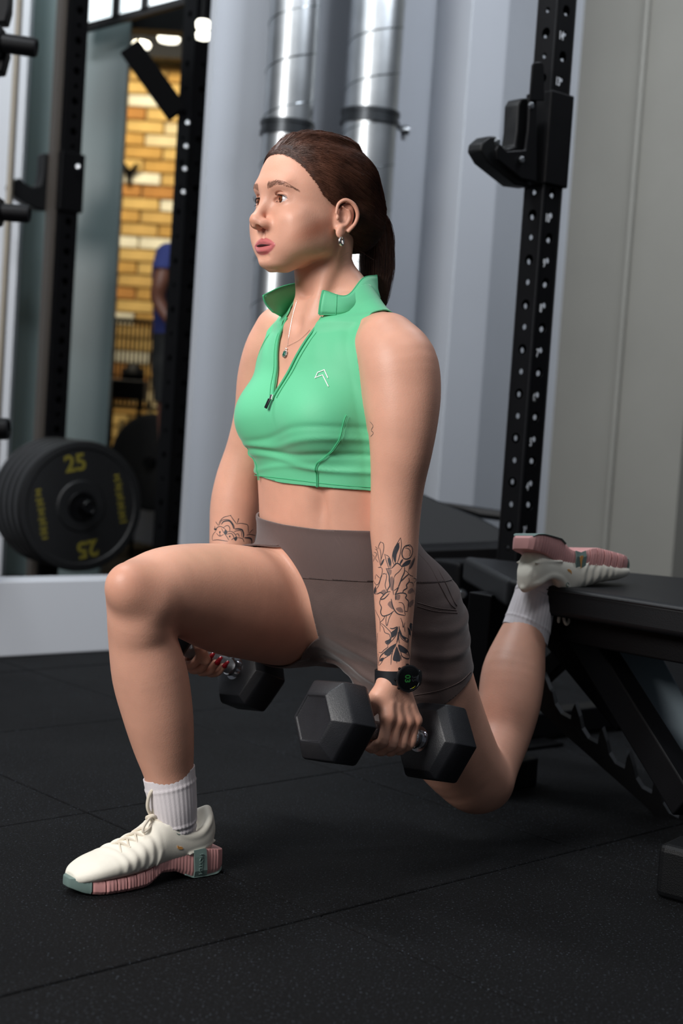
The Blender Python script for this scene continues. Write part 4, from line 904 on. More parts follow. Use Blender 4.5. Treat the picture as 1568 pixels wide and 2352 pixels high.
for i in range(900):
    th = R_(0, 6.283); rr = .86 + .2 * random.random(); out_ = []; dth = R_(-.5, .5); wob = R_(-.003, .003); end = R_(.8, 1.0)
    for k in range(14):
        t = k / 13 * (len(PKc) - 1) * end; j = int(min(t, len(PKc) - 2)); f_ = t - j; c = PKc[j] * (1 - f_) + PKc[j + 1] * f_; a = th + dth * k / 13
        r_ = c[3] * rr + (.001 if rr > 1 else 0); out_.append(c[:3] + (RT * math.cos(a) + FW * math.sin(a)) * r_ + RT * wob * math.sin(k * .5))
    cs.append((np.array(out_), .00034))
for i in range(60):     # flyaways at the nape and over the crown
    p = HP(R_(-.02, .06), R_(-.085, -.055), R_(-.085, -.055)); d = nrm(RT * R_(-.4, 1) - UP * R_(.3, 1) + FW * R_(-.5, .5)); c1 = nrm(np.cross(d, FW)) * R_(-.012, .012)
    cs.append((cr([p, p + d * .015 + c1 * .5, p + d * .032 + c1], 4), .00016))
for i in range(46):
    q = HP(R_(-.04, .06), R_(-.05, .05), .118); p = onto(bun, q[None], -.001, 3)[0]; d = nrm(UP * R_(.2, .7) + RT * R_(-1, 1)); cs.append((cr([p, p + d * .008 + UP * .001, p + d * .016 - UP * .001], 3), .00010))
hairs('ponytail_strands', cs, M_strand, person)['kind'] = 'stuff'
MB().tube([HP(0, -.122, -.008), HP(0, -.130, -.012)], [.0135, .0135], n=20).build('hair_tie', pbr('dark hair tie', '1A1212', rough=.8), person, smooth=True)
print('TIME 32_face.py', _t.time() - _T0)
# ---------------------------------------------------------------- clothes
body_bvh = BVHTree.FromPolygons([tuple(map(float, v)) for v in Vs], [tuple(map(int, f)) for f in Qs])
def ray(x, y, bvh=None):
    d = FW * FPX + RT * (x - 784) - UP * (y - 1176); h = (bvh or body_bvh).ray_cast(Vector(CAM), Vector(nrm(d)))
    return (np.array(h[0]), np.array(h[1])) if h[0] is not None else (None, None)
def tl(P): q = np.asarray(P) - PEL; return np.stack([q @ Lv, q @ Fv, q[..., 2]], -1)
def pl(x, y, l): return unplane(x, y, PEL + Lv * l, Lv)          # point of the sight line at lateral place l
def noise3(P, sc, seed=0):
    r = np.random.RandomState(seed); n = 0
    for i in range(5): k = r.normal(size=3); k = k / np.linalg.norm(k) * sc * r.uniform(.6, 1.6); n = n + np.sin(P @ k + r.uniform(0, 6.28))
    return n / 5
def cloth(name, F, off, clip, lo, hi, h, mat, thick, parent, disp=None):
    G = Field(F.p); G.post = lambda P, d: d - off
    V, Q = surfnet(G, lo, hi, h); s = clip(V); V, Q = clipmesh(V, Q, s)
    # relax, then fold
    if disp is not None: V = V + grad(G, V) * disp(V)[:, None]
    o = mesh_obj(name, V, Q, mat, parent, smooth=True); m = o.modifiers.new('s', 'SOLIDIFY'); m.thickness = thick; m.offset = -1; m.use_rim = True
    return o
# crop top
TOPF = Field([torso, *bust, bustmid, *lats, *traps, armL, armR])
C0, C1, C2, C3 = pl(733, 722, .052), pl(702, 790, .036), pl(652, 862, .014), pl(614, 908, .0)
D0_, D1_, D2_ = pl(628, 716, -.050), pl(634, 770, -.040), pl(621, 845, -.017)
vline = [tl(p) for p in (C0, C1, C2, C3, D2_, D1_, D0_)]
VP = [(p[0], p[2]) for p in vline] + [(-.045, .60), (.045, .60)]
HEMH = [(-.16, .212), (0, .198), (.16, .198)]
armd = Field([armL, armR])
def top_clip(P):
    q = tl(P); hem = q[:, 2] - np.interp(q[:, 0], [x[0] for x in HEMH], [x[1] for x in HEMH])
    la = np.interp(q[:, 2], [.20, .285, .305, .33, .36, .40, .44, .475, .52], [.3, .3, .20, .165, .148, .135, .126, .124, .122])
    la = la + np.where(q[:, 1] < .02, .012, 0)
    ah = la - np.abs(q[:, 0]); v = polysd(q[:, 0], q[:, 2], VP); v = np.where(q[:, 1] > .06, -v, .1)
    sa = np.arctan2(np.abs(q[:, 0]), q[:, 1] - .075); rr_ = np.hypot(q[:, 0], q[:, 1] - .075)
    nk = np.maximum(np.interp(sa, SEAMA[:, 0], SEAMA[:, 1]) + .008 - q[:, 2], rr_ - .072)
    return np.minimum.reduce([hem, ah, v, nk])
SEAMA = np.array(sorted([(math.atan2(abs(p[0]), p[1] - .075), p[2]) for p in (tl(x) for x in (C0, pl(800, 719, .080), pl(868, 684, .070), TP(.035, .018, .513), TP(0, .010, .516)))]))
TOPB = Field([torso, *bust, bustmid, *lats, *traps])
def top_fold(P):
    q = tl(P); l, f, h = q.T; d = np.zeros(len(P))
    for h0, sl, a, w_ in ((.262, .10, .0030, .006), (.248, .02, -.0030, .005), (.236, -.05, .0024, .0055), (.222, .06, .0018, .004), (.275, .16, -.0018, .005)):
        c = h0 + sl * l + .004 * np.sin(l * 26 + h0 * 90); d += a * np.exp(-((h - c) / w_) ** 2) * np.clip((f + .05) / .08, .25, 1)
    d += .0010 * noise3(P, 40, 3) * np.clip((.34 - h) / .08, 0, 1)
    # pull lines from the neck opening and the armhole
    d += .0012 * np.sin(h * 60 + l * 130) * np.exp(-((np.abs(l) - .085) / .03) ** 2) * np.exp(-((h - .43) / .03) ** 2)
    ex = np.maximum(0, .0035 - BODY(P)); d += np.minimum(ex, .006) * 1.0
    return d
class TField(Field): pass
top = cloth('crop_top', TOPB, .0042, top_clip, PEL + [-.24, -.24, .15], PEL + [.24, .24, .60], .0030, M_top, .0022, person, top_fold)
dg = bpy.context.evaluated_depsgraph_get()
top_bvh = BVHTree.FromObject(top, dg)
def strip_on(name, pts, mat, parent, r, bvh, off=.0, n=6, sub=5, flat=None):
    P = cr(pts, sub); out = []
    for p in P:
        h = bvh.find_nearest(Vector(p) )
        out.append(np.array(h[0]) + np.array(h[1]) * off if h[0] is not None else p)
    return MB().tube(out, r, n=n).build(name, mat, parent, smooth=True)
def to_world(v): return v
# hem band, armhole binding, zip tape
vedge = [C0, C1, C2, C3]; wedge = [D0_, D1_, D2_, C3]
TG = Field(TOPB.p); TG.post = lambda P, d: d - .0042
def onT(P, off=.0): return onto(TG, P, off, 4)
zt = MB()
for e in (vedge, wedge):
    pp = onT(cr(e, 8), .0015); zt.tube(pp, .0022, n=8)
zt.build('zip_tape', M_topdark, top, smooth=True)
st = MB()
for k, e in enumerate((vedge, wedge)):
    pp = cr(e, 8); s_ = 1 if k == 0 else -1; st.tube(onT(pp + Lv * s_ * .009, .0008), .0006, n=5)
for s_ in (1, -1):
    pr_ = [(.128, .315), (.105, .300), (.085, .27), (.078, .24), (.077, .198)]
    pts = [PEL + Lv * s_ * l + Fv * .14 + Z * h for l, h in pr_]; pts = onT(cr(pts, 10), .0); pts = pts + grad(TG, pts) * (top_fold(pts)[:, None] * 1.0 + .0006)
    st.tube(pts, .0010, n=6); st.tube(pts + Lv * .0035, .0006, n=5)
    al_ = [(.1195, .46), (.121, .44), (.129, .40), (.142, .36), (.158, .332)]
    pts = onT(cr([PEL + Lv * s_ * l + Fv * .12 + Z * h for l, h in al_], 10), .0012); st.tube(pts, .0007, n=5)
hl_ = [PEL + Lv * l + Fv * math.sqrt(max(0, 1 - (l / .17) ** 2)) * .17 + Z * .204 for l in np.linspace(-.15, .15, 24)]
pts = onT(np.array(hl_)); pts += grad(TG, pts) * (top_fold(pts)[:, None] + .0005); st.tube(pts, .0006, n=5)
st.build('stitching', M_topdark, top, smooth=True)
# stand-up collar
BT = [C0, pl(800, 719, .080), pl(868, 684, .070), TP(.035, .018, .513), TP(0, .010, .516), TP(-.035, .018, .513), TP(-.074, .060, .500), TP(-.078, .105, .478), D0_]
TPc = [pl(742, 668, .052), pl(795, 680, .072), pl(832, 640, .056), TP(.030, .008, .556), TP(0, .000, .560), TP(-.030, .008, .556), TP(-.064, .060, .545), pl(655, 657, -.064), pl(606, 679, -.048)]
b_ = cr(BT, 8); t_ = cr(TPc, 8); nb = len(b_); rows_ = []
for k in range(7):
    u_ = k / 6; mid = b_ * (1 - u_) + t_ * u_; cen = TP(0, .075, .5); od = (mid - cen) * [1, 1, 0]; od /= np.linalg.norm(od, axis=1, keepdims=True); rows_.append(mid + od * (.004 * math.sin(u_ * math.pi) + .001))
V_ = np.concatenate(rows_); Q_ = np.array([(r * nb + i, r * nb + i + 1, (r + 1) * nb + i + 1, (r + 1) * nb + i) for r in range(6) for i in range(nb - 1)])
col_ = mesh_obj('collar', V_, Q_, M_top, top, smooth=True); m_ = col_.modifiers.new('s', 'SOLIDIFY'); m_.thickness = .0028; m_.offset = 0
cs_ = MB(); cs_.tube(rows_[0], .0018, n=6); cs_.tube(rows_[6] , .0017, n=6)
cs_.tube([r[4] * .5 + r[5] * .5 + nrm(r[4] - TP(0, .075, .5)) * .0018 for r in rows_], .0007, n=5); cs_.tube([r[0] for r in rows_], .002, n=6); cs_.tube([r[-1] for r in rows_], .002, n=6)
cs_.build('collar_binding', M_topdark, top, smooth=True)
# zip slider and puller
zs = onT(pl(613, 908, 0)[None], .003)[0]; zn = grad(TG, zs[None])[0]; xd = nrm(np.cross(Z, zn)); yd = nrm(np.cross(zn, xd))
zp = MB().box(zs + zn * .001, .0035, .0045, .0018, xd, yd, zn, bev=.001).build('zip_slider', M_silver, top, smooth=True)
pd_ = nrm(-yd - xd * .25 * np.sign(xd @ RT)); MB().box(zs + pd_ * .012 + zn * .003, .0034, .0085, .0014, np.cross(pd_, zn), pd_, zn, bev=.001).build('zip_puller', pbr('black puller', '121418', rough=.35), top, smooth=True)
# chest emblem: two angular strokes
def emblem(segs, wd, mat, name, bvh, parent, off=.0010):
    m_ = MB()
    for a, b in segs:
        A, nA = ray(*a, bvh); B, nB = ray(*b, bvh)
        if A is None or B is None: continue
        d_ = nrm(B - A); n_ = nrm(nA + nB); m_.box((A + B) / 2 + n_ * off, np.linalg.norm(B - A) / 2 + wd * .4, wd / 2, .0004, d_, np.cross(n_, d_), n_)
    return m_.build(name, mat, parent)
emblem([((724, 869), (730, 856)), ((730, 856), (745, 850)), ((745, 850), (753, 868)), ((724, 868), (741, 862)), ((741, 862), (754, 888))], .0014, pbr('white print', 'F2F4F2', rough=.5), 'emblem', top_bvh, top)

# shorts
SHF = Field([torso, *glutes, thighR, thighL])
thR_only = Field([thighR]); thL_only = Field([thighL]); pel_only = Field([torso, *glutes])
hipR = un(672, 1388, 2.50); kR = un(335, 1362, 2.18); axR = nrm(kR - hipR)
hemL_c = (un(1083, 1540, 2.47) + un(840, 1606, 2.40)) / 2; axL = nrm(un(1085, 1800, 2.515) - un(925, 1470, 2.42))
nL = nrm(axL * 1.0)
WST = [(-.17, .142), (-.10, .132), (0, .128), (.08, .128), (.17, .134)]
nHR = nrm(axR - Z * .42)
def shorts_clip(P, top_=0.):
    q = tl(P); wst = np.interp(q[:, 0], [x[0] for x in WST], [x[1] for x in WST]) + np.clip(-q[:, 1], 0, .2) * .06 - q[:, 2] + top_
    hR = (hipRc - P) @ nHR; dR = thR_only(P) - pel_only(P)
    a = np.where(dR < .004, np.maximum(hR, dR - .002), np.maximum(dR, 0) + .001)
    a = np.maximum(hR, dR - .012)
    hL = (hemL_c - P) @ nL
    return np.minimum.reduce([wst, a, hL])
hipRc = un(594, 1388, 2.44)
def shorts_fold(P):
    q = tl(P); d = .0006 * noise3(P, 60, 5); l, f, h = q.T
    u_ = (P - hemL_c) @ nL; v_ = P @ RT; w2 = np.clip((u_ + .19) / .10, 0, 1) * np.clip((-u_ - .012) / .04, 0, 1) * (thL_only(P) < pel_only(P) + .03)
    ph = u_ * 95 - v_ * 62; d += w2 * .0060 * (np.abs(np.sin(ph)) ** 5 * np.clip(.8 + .6 * noise3(P, 14, 9), 0, 1) - .2)
    ph2 = u_ * 150 - v_ * 60 + 1; d += w2 * .0009 * np.sin(ph2)
    g = np.exp(-((P - unplane(812, 1515, PEL + Lv * .02, Lv)) ** 2).sum(1) / .0022); d += g * .0035 * np.sin((P @ UP) * 330 + (P @ RT) * 90)
    return d
shorts = cloth('shorts', SHF, .0040, shorts_clip, PEL + [-.26, -.26, -.30], PEL + [.26, .26, .20], .0032, M_short, .002, person, shorts_fold)
SG = Field(SHF.p); SG.post = lambda P, d: d - .0040
def band_clip(P):
    q = tl(P); return np.minimum(shorts_clip(P), q[:, 2] - (.040 + .010 * np.clip(q[:, 0] / .15, -1, 1)))
band = cloth('waistband', SHF, .0050, band_clip, PEL + [-.24, -.24, .0], PEL + [.24, .24, .20], .0032, M_band, .002, shorts, lambda P: .0006 * noise3(P, 50, 8) + .0012 * np.exp(-((tl(P)[:, 2] - .130) / .006) ** 2))
sh_bvh = BVHTree.FromObject(shorts, bpy.context.evaluated_depsgraph_get())
def seam(name, px, r, bvh, mat, parent, sub=6, off=.0006):
    m_ = MB(); P = cr([(x, y, 0) for x, y in px], sub); run = []
    for x, y, _ in P:
        a, n_ = ray(x, y, bvh)
        if a is not None: run.append(a + n_ * off)
    if len(run) > 2: m_.tube(run, r, n=5)
    return m_.build(name, mat, parent, smooth=True)
M_seam = pbr('brown seam', '75625E', rough=.8)
for k_, px in enumerate([[(960, 1272), (985, 1300), (1010, 1345), (1032, 1385), (1046, 1398)], [(962, 1262), (992, 1290), (1020, 1335), (1040, 1378), (1049, 1392)], [(958, 1384), (1000, 1396), (1048, 1402)], [(958, 1393), (1000, 1404), (1050, 1408)],
                      [(1082, 1542), (1055, 1566), (1010, 1585), (950, 1597)], [(760, 1222), (790, 1265), (830, 1310), (848, 1325)], [(770, 1220), (800, 1262), (838, 1302)]]):
    seam('seam', px, .0006 if k_ < 5 else .0005, sh_bvh, M_seam, shorts)

print('TIME clothes', _t.time() - _T0)
# ---------------------------------------------------------------- socks
def ribbed(name, rows, top_dir, mat, parent, nr=34, n=136, m=70):
    A = cr([[*un(x, y, Y), r / FPX * Y] for x, y, Y, r in rows], 12); t_ = np.linspace(0, 1, len(A)); V = []
    u = np.linspace(0, 1, m); P = np.stack([np.interp(u, t_, A[:, k]) for k in range(4)], 1)
    for i in range(m):
        T_ = nrm(P[min(i + 1, m - 1), :3] - P[max(i - 1, 0), :3]); a = nrm(RT - T_ * (RT @ T_)); b = np.cross(T_, a); lip = u[i] < .13
        if i == 0: T_ = nrm(T_ * .8 + np.asarray(top_dir) * .0)
        for k in range(n):
            th = 2 * math.pi * k / n; rib = (.0007 if not lip else .0003) * abs(math.sin(th * nr / 2)) ** .7
            wr = .0011 * math.exp(-((u[i] - .52 - .03 * math.sin(th * 2)) / .012) ** 2) + .0010 * math.exp(-((u[i] - .15) / .012) ** 2) + .0007 * math.sin(u[i] * 60 + 2 * math.sin(th)) * (u[i] > .5)
            V.append(P[i, :3] + (a * math.cos(th) + b * math.sin(th)) * (P[i, 3] + rib + wr) + np.asarray(top_dir) * (1 - u[i]) ** 3 * math.cos(th))
    Fc = np.array([(i * n + k, i * n + (k + 1) % n, (i + 1) * n + (k + 1) % n, (i + 1) * n + k) for i in range(m - 1) for k in range(n)])
    o = mesh_obj(name, V, Fc, mat, parent, smooth=True); md = o.modifiers.new('s', 'SOLIDIFY'); md.thickness = .0022; md.offset = -1
    return o
ribbed('sock', [(388, 1774, 2.243, 59.5), (392, 1805, 2.244, 58), (397, 1845, 2.246, 55), (401, 1880, 2.25, 51), (405, 1905, 2.253, 46), (409, 1930, 2.257, 40), (412, 1952, 2.26, 30)], Z * .006, M_sock, person)
ribbed('sock', [(1205, 1458, 2.705, 53), (1213, 1430, 2.712, 52), (1221, 1400, 2.72, 50), (1229, 1370, 2.73, 48), (1235, 1340, 2.735, 46.5), (1236, 1310, 2.735, 42), (1236, 1288, 2.735, 30)], -UP * .010, M_sock, person)

# ---------------------------------------------------------------- shoes
def shoe(O, X, Zd, patch_x, label, letters, S=1.0, ZT=((-.096, -.085, -.04, 0, .04, .075, .11, .17, .20, .222), (.040, .043, .052, .049, .040, .030, .026, .024, .026, .027))):
    X = nrm(X); Zd = nrm(Zd - X * (Zd @ X)); Y = np.cross(Zd, X); O = np.asarray(O, float)
    def W(x, y, z): return O + (X * x + Y * y + Zd * z) * S
    def arr(p): p = np.asarray(p); return O + (p[..., :1] * X + p[..., 1:2] * Y + p[..., 2:3] * Zd) * S
    def loc(P): q = (P - O) / S; return q @ X, q @ Y, q @ Zd
    up = [(-.072, .064, 0.0198, .022), (-.062, .068, 0.0319, .036), (-.040, .068, 0.0374, .041), (0, .064, 0.0385, .040), (.035, .064, 0.0396, .041), (.070, .056, 0.0440, .035), (.105, .047, 0.0479, .028), (.140, .041, 0.0490, .0225), (.175, .036, 0.0446, .0185), (.200, .031, 0.0341, .0135), (.213, .027, 0.0198, .0085)]
    U = Loft(O, Y, Zd, X, [(x * S, 0, z * S, a * S, b * S, 2.3) for x, z, a, b in up], k=.01)
    pr = [U, Ell(W(-.066, 0, .088), np.array((.024, .013, .030)) * S, ax=[Y, X, Zd], k=.014), Ell(W(.040, 0, .090), np.array((.026, .024, .022)) * S, ax=[Y, X, Zd], k=.015)]
    for sd in (-1, 1):
        pr.append(Tube([[*W(-.069, 0, .112), .0055 * S], [*W(-.056, sd * .026, .098), .0055 * S], [*W(-.035, sd * .031, .080), .005 * S], [*W(-.005, sd * .031, .079), .0048 * S], [*W(.018, sd * .029, .091), .005 * S], [*W(.030, sd * .024, .102), .005 * S]], k=.006))
        for i, x in enumerate((.058, .078, .098, .118)):
            pr.append(Tube([[*W(x + .006, sd * (.042 + .001 * i), .034), .0014 * S], [*W(x - .004, sd * .038, .060 - i * .006), .0026 * S], [*W(x - .010, sd * .021, .080 - i * .0085), .0026 * S]], k=.006, sub=2))
        pr.append(Tube([[*W(-.072, sd * .026, .060), .0022 * S], [*W(-.045, sd * .034, .052), .0022 * S], [*W(-.010, sd * .0375, .046), .0022 * S]], k=.003, sub=2))
    pr.append(Ell(W(-.022, 0, .128), np.array((.060, .038, .052)) * S, ax=[Y, X, Zd], k=.004, op='s'))
    for sd in (-1, 1): pr.append(Tube([[*W(-.069, 0, .112), .0050 * S], [*W(-.056, sd * .026, .097), .0055 * S], [*W(-.035, sd * .031, .079), .005 * S], [*W(-.005, sd * .031, .078), .0048 * S], [*W(.018, sd * .029, .090), .005 * S], [*W(.030, sd * .024, .100), .005 * S]], k=.004))
    pr.append(Ell(W(-.022, 0, .118), np.array((.024, .036, .060)) * S, ax=[Y, X, Zd], k=.004, op='s'))
    Fd = Field(pr)
    def post(P, d):
        x, y, z = loc(P); g = np.clip((x - .045) / .02, 0, 1) * np.clip((.150 - x) / .02, 0, 1) * np.clip((z - .028) / .01, 0, 1)
        return d - (g * (.0014 * noise3(P, 130, 2) + .0010 * np.sin(x * 330 + y * 60)) + .0002).astype(np.float32)
    Fd.post = post
    cs_ = [W(*c) for c in ((-.12, -.07, -.01), (.24, .07, .14), (-.12, .07, .14), (.24, -.07, -.01), (-.12, -.07, .14), (.24, .07, -.01), (-.12, .07, -.01), (.24, -.07, .14))]
    V, Q = surfnet(Fd, np.min(cs_, 0), np.max(cs_, 0), .0022)
    root = mesh_obj('shoe', V, Q, M_cream, person, smooth=True); root['label'] = label
    xs = [-.095, -.088, -.075, -.050, 0, .04, .08, .12, .16, .19, .21, .222]; ws = [.020, .031, .038, .040, .036, .035, .043, .0475, .0455, .036, .022, .010]
    wf = lambda x: np.interp(x, xs, ws)
    zb = lambda x: np.interp(x, [-.096, -.085, -.070, -.020, .015, .045, .070, .085, .175, .200, .222], [.014, .003, 0, 0, .016, .018, .004, 0, 0, .004, .013])
    zt = lambda x: np.interp(x, ZT[0], ZT[1])
    def block(name, x0, x1, mat, rib=0, out=0., zt_=None, zb_=None, flare=.12, n=None):
        m = MB(); nn = n or max(4, int((x1 - x0) / .0035)); V = []; ring = []
        for i in range(nn + 1):
            x = x0 + (x1 - x0) * i / nn; e = min(1, min(i, nn - i) + .35) if rib else 1; w_ = wf(x) + out - (.0012 if (rib and i % 2) else 0)
            lo_, hi_ = (zb_ or zb)(x), (zt_ or zt)(x); h_ = hi_ - lo_
            pts = [(-w_ * (1 - flare * .4), hi_), (-w_, lo_ + h_ * .75), (-w_ * (1 + flare * .25), lo_ + h_ * .25), (-w_ * .93, lo_), (w_ * .93, lo_), (w_ * (1 + flare * .25), lo_ + h_ * .25), (w_, lo_ + h_ * .75), (w_ * (1 - flare * .4), hi_)]
            V += [W(x, a, b) for a, b in pts]
        Fc = [(i * 8 + k, i * 8 + (k + 1) % 8, (i + 1) * 8 + (k + 1) % 8, (i + 1) * 8 + k) for i in range(nn) for k in range(8)] + [tuple(range(7, -1, -1)), tuple(nn * 8 + k for k in range(8))]
        m.add(V, Fc); o = m.build(name, mat, root); md = o.modifiers.new('b', 'BEVEL'); md.width = .0012 * S; md.segments = 2; md.limit_method = 'ANGLE'; smooth_by_angle(o, 50); return o
    block('midsole', -.095, .066, M_pink, rib=1)
    bx = [.067, .085, .105, .125, .145, .166, .189]
    for a, b in zip(bx, bx[1:]): block('sole_block', a + .0008, b - .0012, M_pink, rib=1, out=.0005)
    block('toe_cap', .190, .222, M_sage, rib=1, out=.0010, zt_=lambda x: zt(x) + .003)['label'] = 'sage ribbed toe cap'
    block('outsole', -.090, -.004, M_sage, zt_=lambda x: zb(x) + .003, zb_=lambda x: zb(x) - .0008, flare=.2)
    px0, px1 = patch_x; pm = MB(); nx, nz = 5, 8; V = []
    for i in range(nx + 1):
        x = px0 + (px1 - px0) * i / nx
        for j in range(nz + 1):
            f_ = j / nz; lo_, hi_ = zb(x), zt(x) + .001; z = lo_ + (hi_ - lo_) * f_; w_ = wf(x); fl = np.interp(f_, [0, .25, .75, 1], [.93, 1.03, 1, .952]); V.append(W(x + (0.004 * (f_ - .5)), w_ * fl + .0016, z))
    pm.add(V, [(i * (nz + 1) + j, (i + 1) * (nz + 1) + j, (i + 1) * (nz + 1) + j + 1, i * (nz + 1) + j + 1) for i in range(nx) for j in range(nz)])
    po = pm.build('side_patch', M_sage, root, fix=False); md = po.modifiers.new('s', 'SOLIDIFY'); md.thickness = .003; md.offset = 0
    xc = (px0 + px1) / 2; zc = (zb(xc) + zt(xc)) / 2; hh_ = (zt(xc) - zb(xc)) / 2
    if letters:
        text_obj('NOLLEN', .0088, M_sage, W(xc, wf(xc) * 1.03 + .0034, zc), -Zd, X * -1 if False else X, name='lettering', parent=root, depth=.0009)
    else:
        c = [(-.0030, .90), (-.0050, .78), (-.0050, .60), (-.0035, .2), (-.0010, -.25), (.0004, -.80), (.0016, -.80), (.0012, -.2), (.0014, .2), (.0022, .55), (.0042, .72), (.0066, .72), (.0056, .86), (.0020, 1.0)]
        m = MB(); m.prism([W(xc - a * 1.1 * -1, wf(xc) * 1.03 + .0032, zc - b * hh_ * .72) for a, b in c], Y * .0008); m.build('emblem', M_orange, root)
    # small side emblem, tongue, laces, eyelets
    m = MB(); m.prism([W(.020 - a, .0385, .060 + b) for a, b in [(0, .007), (.004, .004), (.010, .003), (.014, -.001), (.010, -.002), (.004, -.001), (.001, .002)]][::-1], Y * .0012); m.build('side_emblem', M_orange, root)
    TGf = Field([Ell(W(.032, 0, .110), np.array((.0235, .0075, .026)) * S, ax=[Y, nrm(X * .85 - Zd * .5), nrm(Zd * .85 + X * .5)], k=.01)]); Vt, Qt = surfnet(TGf, W(.032, 0, .11) - .045, W(.032, 0, .11) + .045, .002); to = mesh_obj('tongue', Vt, Qt, M_cream, root, smooth=True)
    topz = lambda x: np.interp(x, [.04, .07, .105, .14], [.109, .093, .0775, .066])
    for i, x in enumerate((.054, .070, .086, .102, .118)):
        z = topz(x)
        for sg in (1, -1):
            P = cr([(x + .008, -.022 * sg, z - .010), (x, 0, z + .0015 * sg + .001), (x - .010, .022 * sg, z - .003)], 6)
            MB().tube(arr(P), .0024 * S, n=8, ell=.7).build('lace', M_lace, root, smooth=True)
    kx, kz = .052, .112
    for P, r_ in (([(kx, 0, kz), (kx + .013, .004, kz + .022), (kx + .013, .007, kz + .044), (kx + .005, .008, kz + .054), (kx - .003, .006, kz + .042), (kx - .002, .003, kz + .02), (kx, 0, kz)], .0034), ([(kx - .002, -.002, kz), (kx - .012, .002, kz + .020), (kx - .016, .004, kz + .044), (kx - .012, .002, kz + .052), (kx - .007, -.002, kz + .040), (kx - .004, -.002, kz + .018), (kx, 0, kz)], .0030),
                  ([(kx, .002, kz), (kx + .014, .012, kz + .002), (kx + .027, .016, kz - .010), (kx + .028, .018, kz - .018), (kx + .018, .018, kz - .014), (kx + .004, .008, kz - .006)], .0026),
                  ([(kx, .004, kz), (kx - .010, .018, kz - .006), (kx - .020, .028, kz - .014)], .0026), ([(kx, -.004, kz), (kx - .010, -.018, kz - .006), (kx - .020, -.026, kz - .016)], .0026),
                  ([(kx - .004, .006, kz), (kx + .004, .009, kz + .006), (kx + .009, 0, kz + .002), (kx + .005, -.007, kz - .003), (kx - .002, -.004, kz - .006), (kx + .002, .006, kz - .007), (kx + .007, .006, kz + .003)], .0036)):
        MB().tube(arr(cr(P, 6)), r_ * S, n=8).build('lace', M_lace, root, smooth=True)
    MB().tube(arr(cr([(.022, .034, .090), (.017, .036, .086), (.012, .036, .086), (.014, .0355, .092), (.022, .034, .092)], 5)), .0012 * S, n=6).build('eyelet', M_sage, root, smooth=True)
    return root
AK = un(403, 1890, 2.252)
shoe((AK[0], AK[1], .001), Fv, Z, (-.046, -.020), 'cream training shoe with pink sole flat on the floor', True, .875)
RH = un(1194, 1224, 2.66); RTe = un(1458, 1294, 2.66 + .195)
print('REAR', np.linalg.norm(RTe - RH), RH, RTe)
Xr = nrm(RTe - RH)
shoe(RH + Xr * .095 + Z * .004, Xr, -Z - FW * .20 + RT * -.10, (.030, .056), 'cream training shoe with its pink sole turned up', False, .93, ((-.096, -.06, -.02, .03, .06, .11, .17, .222), (.036, .039, .050, .062, .056, .047, .038, .030)))
# ---------------------------------------------------------------- watch, jewellery
WN = nrm([.42, -.90, .05]); WC = un(903, 1553, 2.241); WUP = nrm(Z - WN * (Z @ WN)); WXD = np.cross(WUP, WN); WR = un(919, 1553, 2.241) - WC
WF_ = WC + WR + WN * .0285
watch = MB().lathe(WF_ - WN * .010, WN, [(0, .017), (.002, .0195), (.007, .0212), (.0095, .0218), (.0118, .0212), (.0122, .0192), (.0112, .0188)], n=64).build('watch', pbr('black resin', '15171A', rough=.38), person, smooth=True)
MB().lathe(WF_ + WN * .0008, WN, [(0, .0001), (.0002, .0186), (.0006, .0186), (.0008, .0001)], n=48).build('watch_glass', pbr('watch glass', '050607', rough=.06, coat=1), watch, smooth=True)
for a in (25, 65, 115, 155, 205): MB().lathe(WF_ - WN * .003 + (WXD * math.cos(rad(a + 70)) + WUP * math.sin(rad(a + 70))) * .0205, WXD * math.cos(rad(a + 70)) + WUP * math.sin(rad(a + 70)), [(0, .0024), (.0022, .0024), (.0028, .0018)], n=14).build('watch_button', M_bolt if a == 205 else M_black, watch, smooth=True)
text_obj('03', .0130, pbr('dim green digits', '17401C', rough=.4, emit='1E6A2A', estr=.25), WF_ + WN * .0018 + WXD * -.003 , -WUP, WXD, parent=watch, depth=.0001, bold=.0003)
text_obj('35', .0100, pbr('grey digits', '2A2C30', rough=.4), WF_ + WN * .0018 + WXD * .0085, -WUP, WXD, parent=watch, depth=.0001)
for a, c, ln_ in ((-62, 'C8C81E', .004), (-50, '8A8A20', .003), (-76, '9A9A96', .003)):
    dd = WXD * math.cos(rad(a)) + WUP * math.sin(rad(a)); tt = -WXD * math.sin(rad(a)) + WUP * math.cos(rad(a)); MB().box(WF_ + WN * .0018 + dd * .0162, ln_ / 2, .0004, .0001, tt, dd, WN).build('dial_mark', pbr('dial mark ' + c, c, rough=.4), watch)
rr_ = 36.5 / FPX * 2.24
def strapring(t0, t1, n, w, th, off, mat, name, zof=0):
    V = []; 
    for i in range(n + 1):
        a = t0 + (t1 - t0) * i / n; d_ = RT * math.cos(a) + nrm(-FW) * math.sin(a)
        for (ww, oo) in ((-w, 0), (-w, th), (w, th), (w, 0)): V.append(WC + d_ * (rr_ + off + oo) + UP * (ww + zof * math.cos(a)))
    F_ = [(i * 4 + k, i * 4 + (k + 1) % 4, (i + 1) * 4 + (k + 1) % 4, (i + 1) * 4 + k) for i in range(n) for k in range(4)] + [(3, 2, 1, 0), tuple(n * 4 + k for k in range(4))]
    return MB().add(V, F_).build(name, mat, watch, smooth=True)
strapring(rad(55), rad(390), 48, .0105, .0026, .0020, pbr('black strap', '16181D', rough=.5), 'watch_strap')
